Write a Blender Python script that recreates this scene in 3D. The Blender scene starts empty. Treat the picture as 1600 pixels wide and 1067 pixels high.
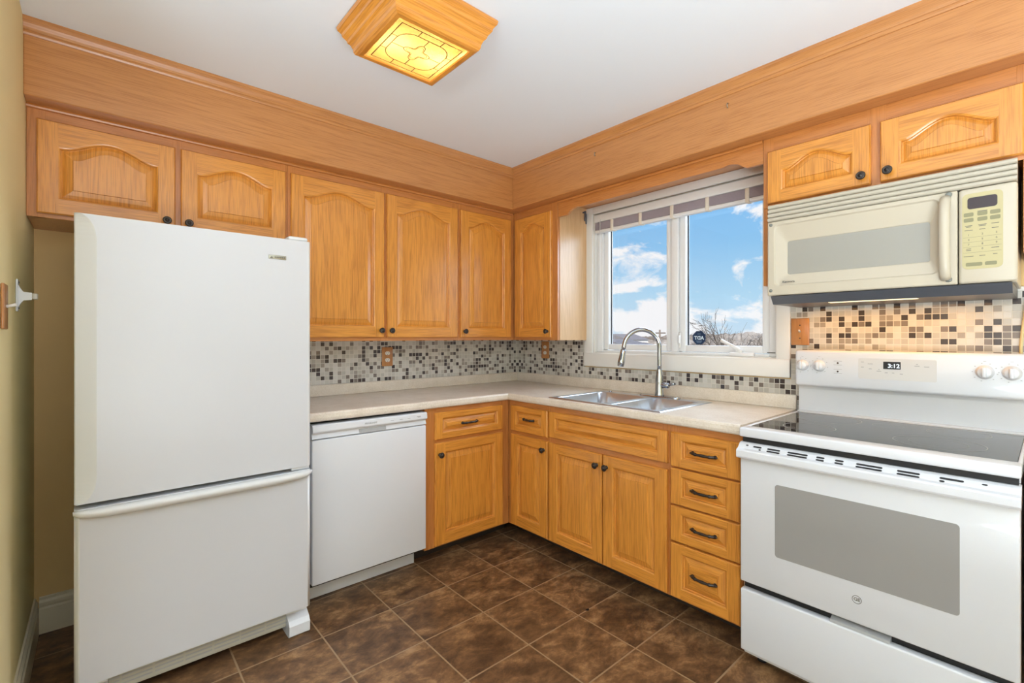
import bpy, bmesh, math, random
from mathutils import Vector, Matrix, noise
random.seed(7)
PI = math.pi
sc = bpy.context.scene
C = sc.collection

# ------------------------------------------------------------------ camera
CAMX, CAMY, CAMZ, YAW = -2.5519, -2.9041, 1.2744, 0.7305
cd = bpy.data.cameras.new('camera'); cam = bpy.data.objects.new('camera', cd); C.objects.link(cam)
cd.sensor_width = 36; cd.lens = 739.282 / 1600 * 36
cd.shift_x = (800 - 815.9) / 1600; cd.shift_y = (526.49 - 533.5) / 1600
cd.clip_start = 0.05; cd.clip_end = 2000
cam.location = (CAMX, CAMY, CAMZ); cam.rotation_euler = (PI / 2, 0, -YAW)
sc.camera = cam

# ------------------------------------------------------------------ view
sc.view_settings.view_transform = 'Standard'; sc.view_settings.look = 'None'
sc.view_settings.gamma = 1; sc.view_settings.use_curve_mapping = False
sc.view_settings.exposure = 0.07

# ------------------------------------------------------------------ node helper
class NT:
    def __init__(s, tree):
        s.t = tree; tree.nodes.clear()
    def n(s, kind, **kw):
        nd = s.t.nodes.new(kind)
        for k, v in kw.items():
            if k.startswith('i_'):
                key = k[2:]; key = int(key) if key.isdigit() else key.replace('_', ' ')
                s.set(nd.inputs[key], v)
            else: setattr(nd, k, v)
        return nd
    def set(s, inp, v):
        if hasattr(v, 'is_output') or isinstance(v, bpy.types.NodeSocket): s.t.links.new(v, inp)
        else: inp.default_value = v
    def math(s, op, a, b=None, c=None):
        nd = s.t.nodes.new('ShaderNodeMath'); nd.operation = op
        s.set(nd.inputs[0], a)
        if b is not None: s.set(nd.inputs[1], b)
        if c is not None: s.set(nd.inputs[2], c)
        return nd.outputs[0]
    def vm(s, op, a, b=None):
        nd = s.t.nodes.new('ShaderNodeVectorMath'); nd.operation = op
        s.set(nd.inputs[0], a)
        if b is not None: s.set(nd.inputs[1], b)
        return nd.outputs[0]
    def ramp(s, fac, stops, mode='LINEAR'):
        nd = s.t.nodes.new('ShaderNodeValToRGB'); nd.color_ramp.interpolation = mode
        e = nd.color_ramp.elements
        while len(e) > 1: e.remove(e[-1])
        e[0].position = stops[0][0]; e[0].color = (*stops[0][1], 1)
        for p, c in stops[1:]:
            x = e.new(p); x.color = (*c, 1)
        s.set(nd.inputs[0], fac); return nd.outputs[0]
    def mix(s, fac, a, b, mode='MIX'):
        nd = s.t.nodes.new('ShaderNodeMix'); nd.data_type = 'RGBA'; nd.blend_type = mode
        s.set(nd.inputs[0], fac); s.set(nd.inputs[6], a); s.set(nd.inputs[7], b); return nd.outputs[2]

# ------------------------------------------------------------------ world: blue sky with white clouds
w = bpy.data.worlds.new('sky'); sc.world = w; w.use_nodes = True
N = NT(w.node_tree)
tc = N.n('ShaderNodeTexCoord')
sep = N.n('ShaderNodeSeparateXYZ', i_0=tc.outputs['Generated'])
zc = N.math('MAXIMUM', sep.outputs[2], 0.0)
base = N.ramp(zc, [(0, (.62, .80, .96)), (.08, (.48, .76, .98)), (.18, (.30, .62, .96)), (.38, (.15, .46, .92)), (1, (.08, .25, .68))])
mp = N.n('ShaderNodeMapping', i_0=tc.outputs['Generated']); mp.inputs['Scale'].default_value = (4.6, 4.6, 8.0); mp.inputs['Location'].default_value = (1.3, 4.15, .6)
n1 = N.n('ShaderNodeTexNoise', i_Vector=mp.outputs[0]); n1.inputs['Scale'].default_value = 1.9; n1.inputs['Detail'].default_value = 9; n1.inputs['Roughness'].default_value = .58; n1.inputs['Distortion'].default_value = .35
thr = N.math('SUBTRACT', n1.outputs[0], N.math('MULTIPLY', zc, .12))
low = N.math('MULTIPLY', N.math('SUBTRACT', .12, N.math('MINIMUM', zc, .12)), 2.0)
cl = N.ramp(N.math('ADD', thr, low), [(.54, (0, 0, 0)), (.625, (1, 1, 1))])
col = N.mix(cl, base, (1.0, 1.02, 1.05, 1))
below = N.math('LESS_THAN', sep.outputs[2], -0.002)
col = N.mix(below, col, (.22, .2, .17, 1))
bg = N.n('ShaderNodeBackground', i_Color=col); bg.inputs[1].default_value = 0.90
N.t.links.new(bg.outputs[0], N.n('ShaderNodeOutputWorld').inputs[0])

# ------------------------------------------------------------------ lights
def light(name, kind, loc, energy, color, rot=(0, 0, 0), **kw):
    l = bpy.data.lights.new(name, kind); l.energy = energy; l.color = color
    for k, v in kw.items(): setattr(l, k, v)
    o = bpy.data.objects.new(name, l); C.objects.link(o); o.location = loc; o.rotation_euler = rot
    return o
def aim(o, tgt):
    d = Vector(tgt) - o.location; o.rotation_euler = d.to_track_quat('-Z', 'Y').to_euler()
# daylight: sun from behind the house (only reaches the land outside)
s = light('sun', 'SUN', (-20, -20, 30), 7.0, (1, .95, .86), angle=.01); aim(s, (0, 0, 8))
# added fill lamp in place of unseen windows, behind the camera
a = light('rear_room_fill', 'AREA', (-3.6, -5.6, 1.55), 32, (.80, .91, 1), shape='RECTANGLE', size=3.4, size_y=2.0); aim(a, (-1.4, -.6, 1.1))
# second added fill lamp, from the unseen dining side
a = light('dining_side_fill', 'AREA', (-5.8, -3.0, 1.7), 24, (.90, .95, 1), shape='RECTANGLE', size=2.2, size_y=1.6); aim(a, (-.5, -1.8, 1.4))
# added upward fill lamp in the dining side, washes the ceiling
a = light('dining_up_fill', 'AREA', (-3.9, -3.3, 1.2), 80, (.82, .92, 1), rot=(PI, 0, 0), shape='DISK', size=1.2)
a = light('bounce_fill', 'AREA', (-2.35, -3.7, .60), 90, (.80, .91, 1), rot=(PI, 0, 0), shape='DISK', size=1.3)  # added upward fill lamp, brightens the ceiling from below the camera
a = light('low_sky_fill', 'AREA', (1.9, -3.05, 2.5), 100, (.60, .79, 1), shape='RECTANGLE', size=1.8, size_y=1.6); aim(a, (-1.6, -.65, .8))  # added area lamp outside, pushes more bluish sky light through the window
# added area lamp standing in for bright sky above the kitchen window
a = light('upper_sky_fill', 'AREA', (1.6, -1.35, 3.6), 300, (.72, .85, 1), shape='RECTANGLE', size=2.6, size_y=2.0); aim(a, (-.9, -1.2, .95))

# ------------------------------------------------------------------ mesh helpers
ORG = {}
def bm_new(): return bmesh.new()
def wface(bm, pts, mat=0, smooth=False):
    try: f = bm.faces.new([bm.verts.new(p) for p in pts])
    except ValueError: return None
    f.material_index = mat; f.smooth = smooth; return f
def box(bm, x0, x1, y0, y1, z0, z1, mat=0, r=0, seg=2, smooth=True):
    x0, x1 = sorted((x0, x1)); y0, y1 = sorted((y0, y1)); z0, z1 = sorted((z0, z1))
    b = bmesh.new()
    v = [b.verts.new((x, y, z)) for x in (x0, x1) for y in (y0, y1) for z in (z0, z1)]
    for q in ((0, 1, 3, 2), (4, 6, 7, 5), (0, 4, 5, 1), (2, 3, 7, 6), (0, 2, 6, 4), (1, 5, 7, 3)):
        b.faces.new([v[i] for i in q])
    if r > 0:
        r = min(r, .49 * min(x1 - x0, y1 - y0, z1 - z0))
        bmesh.ops.bevel(b, geom=list(b.edges), offset=r, segments=seg, profile=.5, affect='EDGES')
        for f in b.faces: f.smooth = smooth and seg > 1
    merge(bm, b, mat); b.free()
def merge(bm, b, mat=None, M=None):
    mp = {}
    for v in b.verts: mp[v] = bm.verts.new(M @ v.co if M else v.co)
    for f in b.faces:
        try: g = bm.faces.new([mp[v] for v in f.verts])
        except ValueError: continue
        g.material_index = f.material_index if mat is None else mat; g.smooth = f.smooth
def prism(bm, prof, axis, a, b, mat=0, smooth=False):
    """closed profile of 2D points extruded along an axis; the two coords are the other axes in xyz order"""
    def P(t, p):
        if axis == 'x': return (t, p[0], p[1])
        if axis == 'y': return (p[0], t, p[1])
        return (p[0], p[1], t)
    A = [bm.verts.new(P(a, p)) for p in prof]; B = [bm.verts.new(P(b, p)) for p in prof]
    n = len(prof)
    for i in range(n):
        f = bm.faces.new((A[i], A[(i + 1) % n], B[(i + 1) % n], B[i])); f.material_index = mat; f.smooth = smooth
    for L in (A, B[::-1]):
        f = bm.faces.new(L); f.material_index = mat
def tube(bm, pts, rad, n=12, mat=0, caps=True, squash=None):
    pts = [Vector(p) for p in pts]; m = len(pts)
    if not hasattr(rad, '__len__'): rad = [rad] * m
    rings = []; up = None
    for i, p in enumerate(pts):
        d = (pts[min(i + 1, m - 1)] - pts[max(i - 1, 0)]).normalized()
        if up is None:
            up = Vector((0, 0, 1)) if abs(d.z) < .9 else Vector((1, 0, 0))
        u = (up - d * up.dot(d)).normalized(); v = d.cross(u); up = u
        rings.append([bm.verts.new(p + (u * math.cos(2 * PI * k / n) + v * math.sin(2 * PI * k / n)) * rad[i]) for k in range(n)])
    for i in range(m - 1):
        for k in range(n):
            f = bm.faces.new((rings[i][k], rings[i][(k + 1) % n], rings[i + 1][(k + 1) % n], rings[i + 1][k])); f.material_index = mat; f.smooth = True
    if caps:
        for L in (rings[0][::-1], rings[-1]):
            f = bm.faces.new(L); f.material_index = mat
def lathe(bm, prof, origin, axis, n=20, mat=0):
    """prof: list (radius, distance along axis)"""
    axis = Vector(axis).normalized(); o = Vector(origin)
    u = axis.orthogonal().normalized(); v = axis.cross(u); rings = []
    for r, h in prof:
        if r < 1e-6: rings.append([bm.verts.new(o + axis * h)])
        else: rings.append([bm.verts.new(o + axis * h + (u * math.cos(2 * PI * k / n) + v * math.sin(2 * PI * k / n)) * r) for k in range(n)])
    for A, B in zip(rings, rings[1:]):
        for k in range(n):
            if len(A) == 1 and len(B) == 1: continue
            if len(A) == 1: q = (A[0], B[k], B[(k + 1) % n])
            elif len(B) == 1: q = (A[k], B[0], A[(k + 1) % n])
            else: q = (A[k], B[k], B[(k + 1) % n], A[(k + 1) % n])
            f = bm.faces.new(q); f.material_index = mat; f.smooth = True
def build(name, bm, mats, parent=None, recalc=True):
    if not isinstance(mats, (list, tuple)): mats = [mats]
    o = Vector(ORG.get(parent, (0, 0, 0)))
    if recalc: bmesh.ops.recalc_face_normals(bm, faces=list(bm.faces))
    me = bpy.data.meshes.new(name)
    for v in bm.verts: v.co -= o
    bm.to_mesh(me); bm.free()
    for m in mats: me.materials.append(m)
    ob = bpy.data.objects.new(name, me); C.objects.link(ob)
    if parent: ob.parent = parent; ORG[ob] = tuple(o)
    else: ORG[ob] = (0, 0, 0)
    return ob
def build_each(name, bm, mats, parent):
    """one object per separate piece in the bmesh"""
    bm.verts.ensure_lookup_table(); seen = set(); out = []
    for v in list(bm.verts):
        if v in seen: continue
        stack, comp = [v], []
        seen.add(v)
        while stack:
            q = stack.pop(); comp.append(q)
            for e in q.link_edges:
                o = e.other_vert(q)
                if o not in seen: seen.add(o); stack.append(o)
        cs = set(comp); nb = bmesh.new(); mp = {q: nb.verts.new(q.co) for q in comp}
        for f in {f for q in comp for f in q.link_faces}:
            g = nb.faces.new([mp[q] for q in f.verts]); g.material_index = f.material_index; g.smooth = f.smooth
        out.append(build(name, nb, mats, parent))
    bm.free(); return out
def tag(o, label=None, cat=None, group=None, kind=None):
    for k, v in (('label', label), ('category', cat), ('group', group), ('kind', kind)):
        if v: o[k] = v
    return o
def thing(name, loc, label, cat, group=None):
    o = bpy.data.objects.new(name, None); C.objects.link(o); o.location = loc; o.empty_display_size = .05
    ORG[o] = tuple(loc); return tag(o, label, cat, group)
def text(name, s, size, pos, wall, mat, parent, mirror=False, sx=1.0, depth=.0004, bold=0, align='CENTER'):
    cu = bpy.data.curves.new(name, 'FONT'); cu.body = s; cu.size = size; cu.extrude = depth; cu.align_x = align; cu.align_y = 'CENTER'; cu.offset = bold; cu.resolution_u = 3
    t = bpy.data.objects.new('tmp', cu); C.objects.link(t)
    bpy.context.view_layer.update()
    me = bpy.data.meshes.new_from_object(t.evaluated_get(bpy.context.evaluated_depsgraph_get()))
    bpy.data.objects.remove(t)
    X = Vector((1, 0, 0)) if wall == 'A' else Vector((0, -1, 0))
    Nn = Vector((0, -1, 0)) if wall == 'A' else Vector((-1, 0, 0))
    if mirror: X = -X
    p = Vector(pos) - Vector(ORG.get(parent, (0, 0, 0)))
    for v in me.vertices: v.co = p + X * v.co.x * sx + Vector((0, 0, 1)) * v.co.y + Nn * v.co.z
    me.materials.clear(); me.materials.append(mat); me.name = name
    ob = bpy.data.objects.new(name, me); C.objects.link(ob); ob.parent = parent; ORG[ob] = ORG.get(parent, (0, 0, 0))
    return ob

# ------------------------------------------------------------------ materials
def mat(name): 
    m = bpy.data.materials.new(name); m.use_nodes = True; return m, NT(m.node_tree)
def finish(N, **kw):
    b = N.n('ShaderNodeBsdfPrincipled')
    for k, v in kw.items(): N.set(b.inputs[k.replace('_', ' ')], v)
    o = N.n('ShaderNodeOutputMaterial'); N.t.links.new(b.outputs[0], o.inputs[0]); return b
def plain(name, col, rough=.5, metal=0, coat=0, spec=.5, bump=0, bscale=300, var=0):
    m, N = mat(name)
    tcn = N.n('ShaderNodeTexCoord'); nz = N.n('ShaderNodeTexNoise', i_Vector=tcn.outputs['Object']); nz.inputs['Scale'].default_value = bscale
    c4 = (*col, 1)
    cc = c4
    if var: cc = N.mix(nz.outputs[0], tuple(x * (1 - var) for x in col) + (1,), tuple(min(1, x * (1 + var)) for x in col) + (1,))
    kw = dict(Base_Color=cc, Roughness=rough, Metallic=metal, Coat_Weight=coat, Specular_IOR_Level=spec)
    if bump:
        b = N.n('ShaderNodeBump', i_Height=nz.outputs[0]); b.inputs['Strength'].default_value = bump; b.inputs['Distance'].default_value = .002
        kw['Normal'] = b.outputs[0]
    finish(N, **kw); return m
def oak(name, axis, light_c, dark_c, rough=.33, ring=52, flat=None, amp=.22):
    m, N = mat(name)
    tcn = N.n('ShaderNodeTexCoord'); inf = N.n('ShaderNodeObjectInfo')
    off = N.vm('MULTIPLY', (7.3, 3.1, 5.7), N.n('ShaderNodeCombineXYZ', i_0=inf.outputs['Random'], i_1=inf.outputs['Random'], i_2=inf.outputs['Random']).outputs[0])
    p = N.vm('ADD', tcn.outputs['Object'], off)
    if flat: p = N.vm('MULTIPLY', p, tuple(.12 if q == flat else 1.0 for q in 'xyz'))
    L = {'x': 0, 'y': 1, 'z': 2}[axis]
    sc1 = [3.2] * 3; sc1[L] = .26
    a = N.n('ShaderNodeTexNoise', i_Vector=N.vm('MULTIPLY', p, tuple(sc1))); a.inputs['Scale'].default_value = 1.5; a.inputs['Detail'].default_value = 1.5; a.inputs['Distortion'].default_value = .2
    rings = N.math('SINE', N.math('MULTIPLY', a.outputs[0], ring * 2.4))
    rings = N.math('POWER', N.math('MULTIPLY_ADD', rings, .5, .5), 3.0)
    sc2 = [1.0] * 3; sc2[L] = .03
    b = N.n('ShaderNodeTexNoise', i_Vector=N.vm('MULTIPLY', p, tuple(sc2))); b.inputs['Scale'].default_value = 290; b.inputs['Detail'].default_value = 2
    sc3 = [1.0] * 3; sc3[L] = .08
    d = N.n('ShaderNodeTexNoise', i_Vector=N.vm('MULTIPLY', p, tuple(sc3))); d.inputs['Scale'].default_value = 22; d.inputs['Detail'].default_value = 2
    pores = N.ramp(b.outputs[0], [(.48, (0, 0, 0)), (.60, (1, 1, 1))])
    fac = N.math('ADD', N.math('MULTIPLY', N.math('MULTIPLY', rings, N.math('MULTIPLY_ADD', b.outputs[0], 1.4, -.1)), amp), N.math('ADD', N.math('MULTIPLY', pores, .24), N.math('MULTIPLY', d.outputs[0], .28)))
    colr = N.ramp(fac, [(.08, light_c), (.42, tuple((x + y) / 2 for x, y in zip(light_c, dark_c))), (.85, dark_c)])
    bp = N.n('ShaderNodeBump', i_Height=fac, invert=True); bp.inputs['Strength'].default_value = .12; bp.inputs['Distance'].default_value = .001
    finish(N, Base_Color=colr, Roughness=rough, Normal=bp.outputs[0], Coat_Weight=.55, Coat_Roughness=.25)
    return m
OL, OD = (.78, .325, .050), (.40, .122, .012)
OAKV = oak('oak_vertical_grain', 'z', OL, OD, flat='y'); OAKVB = oak('oak_vertical_grain_window_wall', 'z', OL, OD, flat='x')
OAKX = oak('oak_grain_along_back_wall', 'x', OL, OD, flat='y')
OAKY = oak('oak_grain_along_window_wall', 'y', OL, OD, flat='x')
FL, FD = (.60, .235, .060), (.38, .120, .022)  # redder, darker frame oak: partly its own tone, partly shade in the colour
FRV = oak('oak_face_frame_vertical', 'z', FL, FD); FRX = oak('oak_face_frame_back_wall', 'x', FL, FD); FRY = oak('oak_face_frame_window_wall', 'y', FL, FD)
SL, SD = (.60, .265, .085), (.40, .145, .036)
SOFX = oak('oak_soffit_back_wall', 'x', SL, SD, .34, 34, amp=.22); SOFY = oak('oak_soffit_window_wall', 'y', SL, SD, .34, 34, amp=.22)
PALE = oak('pale_lit_oak_veneer', 'z', (.74, .47, .24), (.58, .33, .15), .4, 40)  # paler veneer; some window light is put into the colour too
PLATE = oak('oak_plate', 'z', (.50, .22, .07), (.38, .14, .035))
TOE = plain('shaded_toe_kick', (.03, .020, .014), .7)  # near-black tone holds the shade under the cabinets
WALLY = plain('yellow_wall_paint', (.90, .78, .43), .75, bump=.15, bscale=250)
WALLT = plain('tan_wall_paint', (.84, .57, .26), .75, bump=.15, bscale=250)
CEIL = plain('ceiling_paint', (.87, .92, .97), .85)
BASEW = plain('cream_baseboard', (.82, .72, .54), .4)
WHITE = plain('white_enamel', (.73, .74, .77), .28, coat=.35)
FRIDGEW = plain('fridge_textured_white', (.63, .63, .65), .36, bump=.05, bscale=700)
FRIDGES = plain('fridge_gloss_trim', (.74, .74, .73), .25)
BISQUE = plain('cream_plastic', (.57, .505, .395), .32)
BISQUE_D = plain('cream_plastic_grille', (.54, .49, .395), .4)
VINYL = plain('white_vinyl', (.86, .85, .84), .35)
CASING = plain('painted_casing', (.82, .79, .74), .45)
BLACK = plain('black_gap', (.012, .012, .014), .5)
DGREY = plain('dark_grey_metal', (.085, .09, .105), .35, spec=.6)
BRONZE = plain('oil_rubbed_bronze', (.060, .052, .048), .32, metal=.7, var=.3, bscale=90)
COPPER = plain('bronze_highlight', (.22, .12, .08), .35, metal=.9)
STEEL = plain('brushed_steel', (.60, .63, .67), .34, metal=1)
CHROME = plain('chrome', (.44, .47, .52), .08, metal=1)
OVENG = plain('oven_window_glass', (.34, .33, .32), .16, var=.04, bscale=900)
MWG = plain('microwave_window_mesh', (.36, .345, .305), .25, var=.05, bscale=900)
COOK = plain('black_ceramic_glass', (.020, .021, .025), .05, var=.5, bscale=900)
RING = plain('burner_ring_print', (.38, .38, .38), .3)
KEYP = plain('keypad_yellowed', (.52, .45, .24), .45)
KEYB = plain('keypad_button_grey', (.26, .24, .13), .5)
KEYT = plain('print_grey', (.15, .14, .12), .6)
DISP = plain('display_dark_red', (.030, .012, .012), .2)
PRINT = plain('light_grey_print', (.42, .42, .42), .6)
GREYIN = plain('grey_recess', (.42, .42, .42), .5)
OUTW = plain('white_receptacle', (.78, .74, .66), .4)
CORDM = plain('cream_cord', (.70, .55, .27), .5)
BADGE = plain('silver_badge', (.42, .40, .32), .3, metal=.7)
STICK = plain('navy_sticker', (.008, .030, .085), .4)
STICKL = plain('sticker_print', (.75, .85, .92), .5)
ROOFM = plain('grey_roof', (.18, .17, .18), .8); HOUSEW = plain('house_siding', (.75, .74, .72), .8); HOUSER = plain('red_siding', (.42, .22, .16), .8)
BARK = plain('grey_bark', (.085, .07, .06), .9)
POLE = plain('weathered_pole', (.16, .13, .11), .9)

def emis(name, col, st):
    m, N = mat(name); e = N.n('ShaderNodeEmission'); e.inputs[0].default_value = (*col, 1); e.inputs[1].default_value = st
    N.t.links.new(e.outputs[0], N.n('ShaderNodeOutputMaterial').inputs[0]); return m
CLOCKM = emis('clock_digits', (.85, .95, 1), 1.6)
TASKM = emis('task_lamp', (1, .82, .45), 2.2)

def counter_mat():
    m, N = mat('beige_laminate'); t = N.n('ShaderNodeTexCoord')
    a = N.n('ShaderNodeTexNoise', i_Vector=t.outputs['Object']); a.inputs['Scale'].default_value = 130; a.inputs['Detail'].default_value = 3
    b = N.n('ShaderNodeTexNoise', i_Vector=t.outputs['Object']); b.inputs['Scale'].default_value = 14; b.inputs['Detail'].default_value = 4
    f = N.math('ADD', N.math('MULTIPLY', a.outputs[0], .5), N.math('MULTIPLY', b.outputs[0], .5))
    c = N.ramp(f, [(.36, (.68, .59, .48)), (.5, (.76, .67, .56)), (.64, (.82, .74, .64))])
    finish(N, Base_Color=c, Roughness=.33); return m
COUNTER = counter_mat()

def mosaic(name, ax):
    m, N = mat(name); t = N.n('ShaderNodeTexCoord'); s3 = N.n('ShaderNodeSeparateXYZ', i_0=t.outputs['Object'])
    pitch = .0253
    u = N.math('DIVIDE', s3.outputs[ax], pitch); v = N.math('DIVIDE', N.math('SUBTRACT', s3.outputs[2], .990), pitch)
    fu, fv = N.math('FRACT', N.math('ADD', u, 1000)), N.math('FRACT', N.math('ADD', v, 1000))
    cell = N.n('ShaderNodeCombineXYZ', i_0=N.math('FLOOR', u), i_1=N.math('FLOOR', v), i_2=.5)
    wn = N.n('ShaderNodeTexWhiteNoise', noise_dimensions='3D', i_Vector=cell.outputs[0])
    tile = N.ramp(wn.outputs[0], [(0, (.055, .042, .043)), (.165, (.20, .165, .145)), (.29, (.33, .29, .25)), (.37, (.55, .52, .465)), (.62, (.62, .59, .54)), (.82, (.48, .45, .40))], 'CONSTANT')
    du = N.math('ABSOLUTE', N.math('SUBTRACT', fu, .5)); dv = N.math('ABSOLUTE', N.math('SUBTRACT', fv, .5))
    g = N.math('GREATER_THAN', N.math('MAXIMUM', du, dv), .445)
    c = N.mix(g, tile, (.66, .62, .55, 1))
    h = N.ramp(N.math('MAXIMUM', du, dv), [(.42, (1, 1, 1)), (.46, (0, 0, 0))])
    b = N.n('ShaderNodeBump', i_Height=h); b.inputs['Strength'].default_value = .4; b.inputs['Distance'].default_value = .001
    finish(N, Base_Color=c, Roughness=N.math('MULTIPLY_ADD', g, .5, .16), Normal=b.outputs[0]); return m
MOSX = mosaic('glass_mosaic_back', 0); MOSY = mosaic('glass_mosaic_window_wall', 1)

def floor_mat():
    m, N = mat('brown_tile_floor'); t = N.n('ShaderNodeTexCoord'); s3 = N.n('ShaderNodeSeparateXYZ', i_0=t.outputs['Object'])
    T = .3094
    u = N.math('DIVIDE', N.math('ADD', s3.outputs[0], .6044 + T * 40), T); v = N.math('DIVIDE', N.math('ADD', s3.outputs[1], .5335 + T * 40), T)
    fu, fv = N.math('FRACT', u), N.math('FRACT', v)
    cell = N.n('ShaderNodeCombineXYZ', i_0=N.math('FLOOR', u), i_1=N.math('FLOOR', v), i_2=.5)
    wn = N.n('ShaderNodeTexWhiteNoise', noise_dimensions='3D', i_Vector=cell.outputs[0])
    p = N.vm('ADD', t.outputs['Object'], N.vm('MULTIPLY', wn.outputs[1], (9, 9, 9)))
    mp = N.n('ShaderNodeMapping', i_0=p); mp.inputs['Rotation'].default_value = (0, 0, .80); mp.inputs['Scale'].default_value = (.85, 1.25, 1)
    a = N.n('ShaderNodeTexNoise', i_Vector=mp.outputs[0]); a.inputs['Scale'].default_value = 10; a.inputs['Detail'].default_value = 12; a.inputs['Roughness'].default_value = .74; a.inputs['Distortion'].default_value = .25
    b = N.n('ShaderNodeTexNoise', i_Vector=mp.outputs[0]); b.inputs['Scale'].default_value = 3.2; b.inputs['Detail'].default_value = 3
    f = N.math('ADD', N.math('MULTIPLY', a.outputs[0], .75), N.math('MULTIPLY', b.outputs[0], .25))
    c = N.ramp(f, [(.34, (.045, .021, .011)), (.44, (.105, .052, .024)), (.52, (.19, .095, .042)), (.58, (.32, .175, .078)), (.65, (.44, .26, .125))])
    du = N.math('ABSOLUTE', N.math('SUBTRACT', fu, .5)); dv = N.math('ABSOLUTE', N.math('SUBTRACT', fv, .5)); mx = N.math('MAXIMUM', du, dv)
    g = N.math('GREATER_THAN', mx, .4895)
    c = N.mix(g, c, (.34, .22, .12, 1))
    h = N.ramp(mx, [(.482, (1, 1, 1)), (.492, (0, 0, 0))])
    bp = N.n('ShaderNodeBump', i_Height=N.math('ADD', h, N.math('MULTIPLY', a.outputs[0], .5))); bp.inputs['Strength'].default_value = .3; bp.inputs['Distance'].default_value = .001
    finish(N, Base_Color=c, Roughness=.42, Normal=bp.outputs[0]); return m
FLOORM = floor_mat()

def glass_mat():
    m, N = mat('window_glass'); tr = N.n('ShaderNodeBsdfTransparent'); gl = N.n('ShaderNodeBsdfGlossy'); gl.inputs['Roughness'].default_value = .01
    fr = N.n('ShaderNodeFresnel'); mx = N.n('ShaderNodeMixShader', i_0=N.math('MULTIPLY', fr.outputs[0], .6), i_1=tr.outputs[0], i_2=gl.outputs[0])
    N.t.links.new(mx.outputs[0], N.n('ShaderNodeOutputMaterial').inputs[0]); return m
GLASS = glass_mat()
def blind_mat():
    m, N = mat('translucent_blind'); tr = N.n('ShaderNodeBsdfTranslucent'); tr.inputs[0].default_value = (.80, .74, .76, 1)
    d = N.n('ShaderNodeBsdfDiffuse'); d.inputs[0].default_value = (.66, .58, .60, 1)
    mx = N.n('ShaderNodeMixShader', i_0=.4, i_1=d.outputs[0], i_2=tr.outputs[0]); N.t.links.new(mx.outputs[0], N.n('ShaderNodeOutputMaterial').inputs[0]); return m
BLIND = blind_mat()
def lampglass():
    m, N = mat('amber_textured_glass'); t = N.n('ShaderNodeTexCoord'); nz = N.n('ShaderNodeTexNoise', i_Vector=t.outputs['Object']); nz.inputs['Scale'].default_value = 160
    bp = N.n('ShaderNodeBump', i_Height=nz.outputs[0]); bp.inputs['Strength'].default_value = .3
    tr = N.n('ShaderNodeBsdfTransparent'); tr.inputs[0].default_value = (1, .93, .70, 1)
    tl = N.n('ShaderNodeBsdfTranslucent', i_Normal=bp.outputs[0]); tl.inputs[0].default_value = (1, .88, .46, 1)
    gl = N.n('ShaderNodeBsdfGlossy'); gl.inputs['Roughness'].default_value = .15
    df = N.n('ShaderNodeBsdfDiffuse'); df.inputs[0].default_value = (.30, .18, .05, 1)
    m0 = N.n('ShaderNodeMixShader', i_0=.25, i_1=df.outputs[0], i_2=tl.outputs[0])
    m1 = N.n('ShaderNodeMixShader', i_0=.82, i_1=tr.outputs[0], i_2=m0.outputs[0]); m2 = N.n('ShaderNodeMixShader', i_0=.05, i_1=m1.outputs[0], i_2=gl.outputs[0])
    N.t.links.new(m2.outputs[0], N.n('ShaderNodeOutputMaterial').inputs[0]); return m
LAMPG = lampglass()
def land_mat():
    m, N = mat('bare_woodland'); t = N.n('ShaderNodeTexCoord')
    mp = N.n('ShaderNodeMapping', i_0=t.outputs['Object']); mp.inputs['Scale'].default_value = (1, 1, .35)
    a = N.n('ShaderNodeTexNoise', i_Vector=mp.outputs[0]); a.inputs['Scale'].default_value = 1.6; a.inputs['Detail'].default_value = 12; a.inputs['Roughness'].default_value = .75
    b = N.n('ShaderNodeTexNoise', i_Vector=mp.outputs[0]); b.inputs['Scale'].default_value = .05; b.inputs['Detail'].default_value = 3
    f = N.math('ADD', N.math('MULTIPLY', a.outputs[0], .6), N.math('MULTIPLY', b.outputs[0], .4))
    c = N.ramp(f, [(.38, (.12, .10, .08)), (.47, (.24, .20, .165)), (.55, (.38, .33, .28)), (.64, (.50, .46, .41))])
    finish(N, Base_Color=c, Roughness=1.0, Specular_IOR_Level=0.0); return m
LAND = land_mat()

# ------------------------------------------------------------------ setting
HC = 2.447; XL = -2.757
def struct(name, bm, m, parent=None, label=None):
    o = build(name, bm, m, parent)
    if parent is None: tag(o, label, None, None, 'structure')
    return o
b = bm_new(); box(b, -6.1, .25, -5.9, .12, -.1, 0); floor = struct('floor', b, FLOORM, label='dark brown stone-look tile floor laid square with tan grout')
b = bm_new(); box(b, -6.1, .25, -5.9, .12, HC, HC + .1); struct('ceiling', b, CEIL, label='plain white ceiling')
b = bm_new(); box(b, XL, .25, 0, .12, 0, HC); struct('wall_back', b, WALLT, label='tan wall behind the refrigerator and cabinets')
b = bm_new(); box(b, XL - .12, XL, -1.35, .12, 0, HC); struct('wall_left', b, WALLY, label='pale yellow wall left of the refrigerator')
WX0, WX1, WZ0, WZ1 = -.80, -1.985, 1.165, 2.115     # window opening (y range, z range)
b = bm_new()
box(b, 0, .2, 0, WX0, 0, HC); box(b, 0, .2, WX1, -5.9, 0, HC); box(b, 0, .2, WX0, WX1, 0, WZ0); box(b, 0, .2, WX0, WX1, WZ1, HC)
struct('wall_right', b, WALLT, label='wall holding the kitchen window')
b = bm_new(); box(b, -6.1, .25, -6.0, -5.9, 0, HC); struct('wall_front', b, WALLY, label='wall behind the camera')
b = bm_new(); box(b, -6.2, -6.1, -5.9, .12, 0, HC); struct('wall_far', b, WALLY, label='wall at the dining side')
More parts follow.
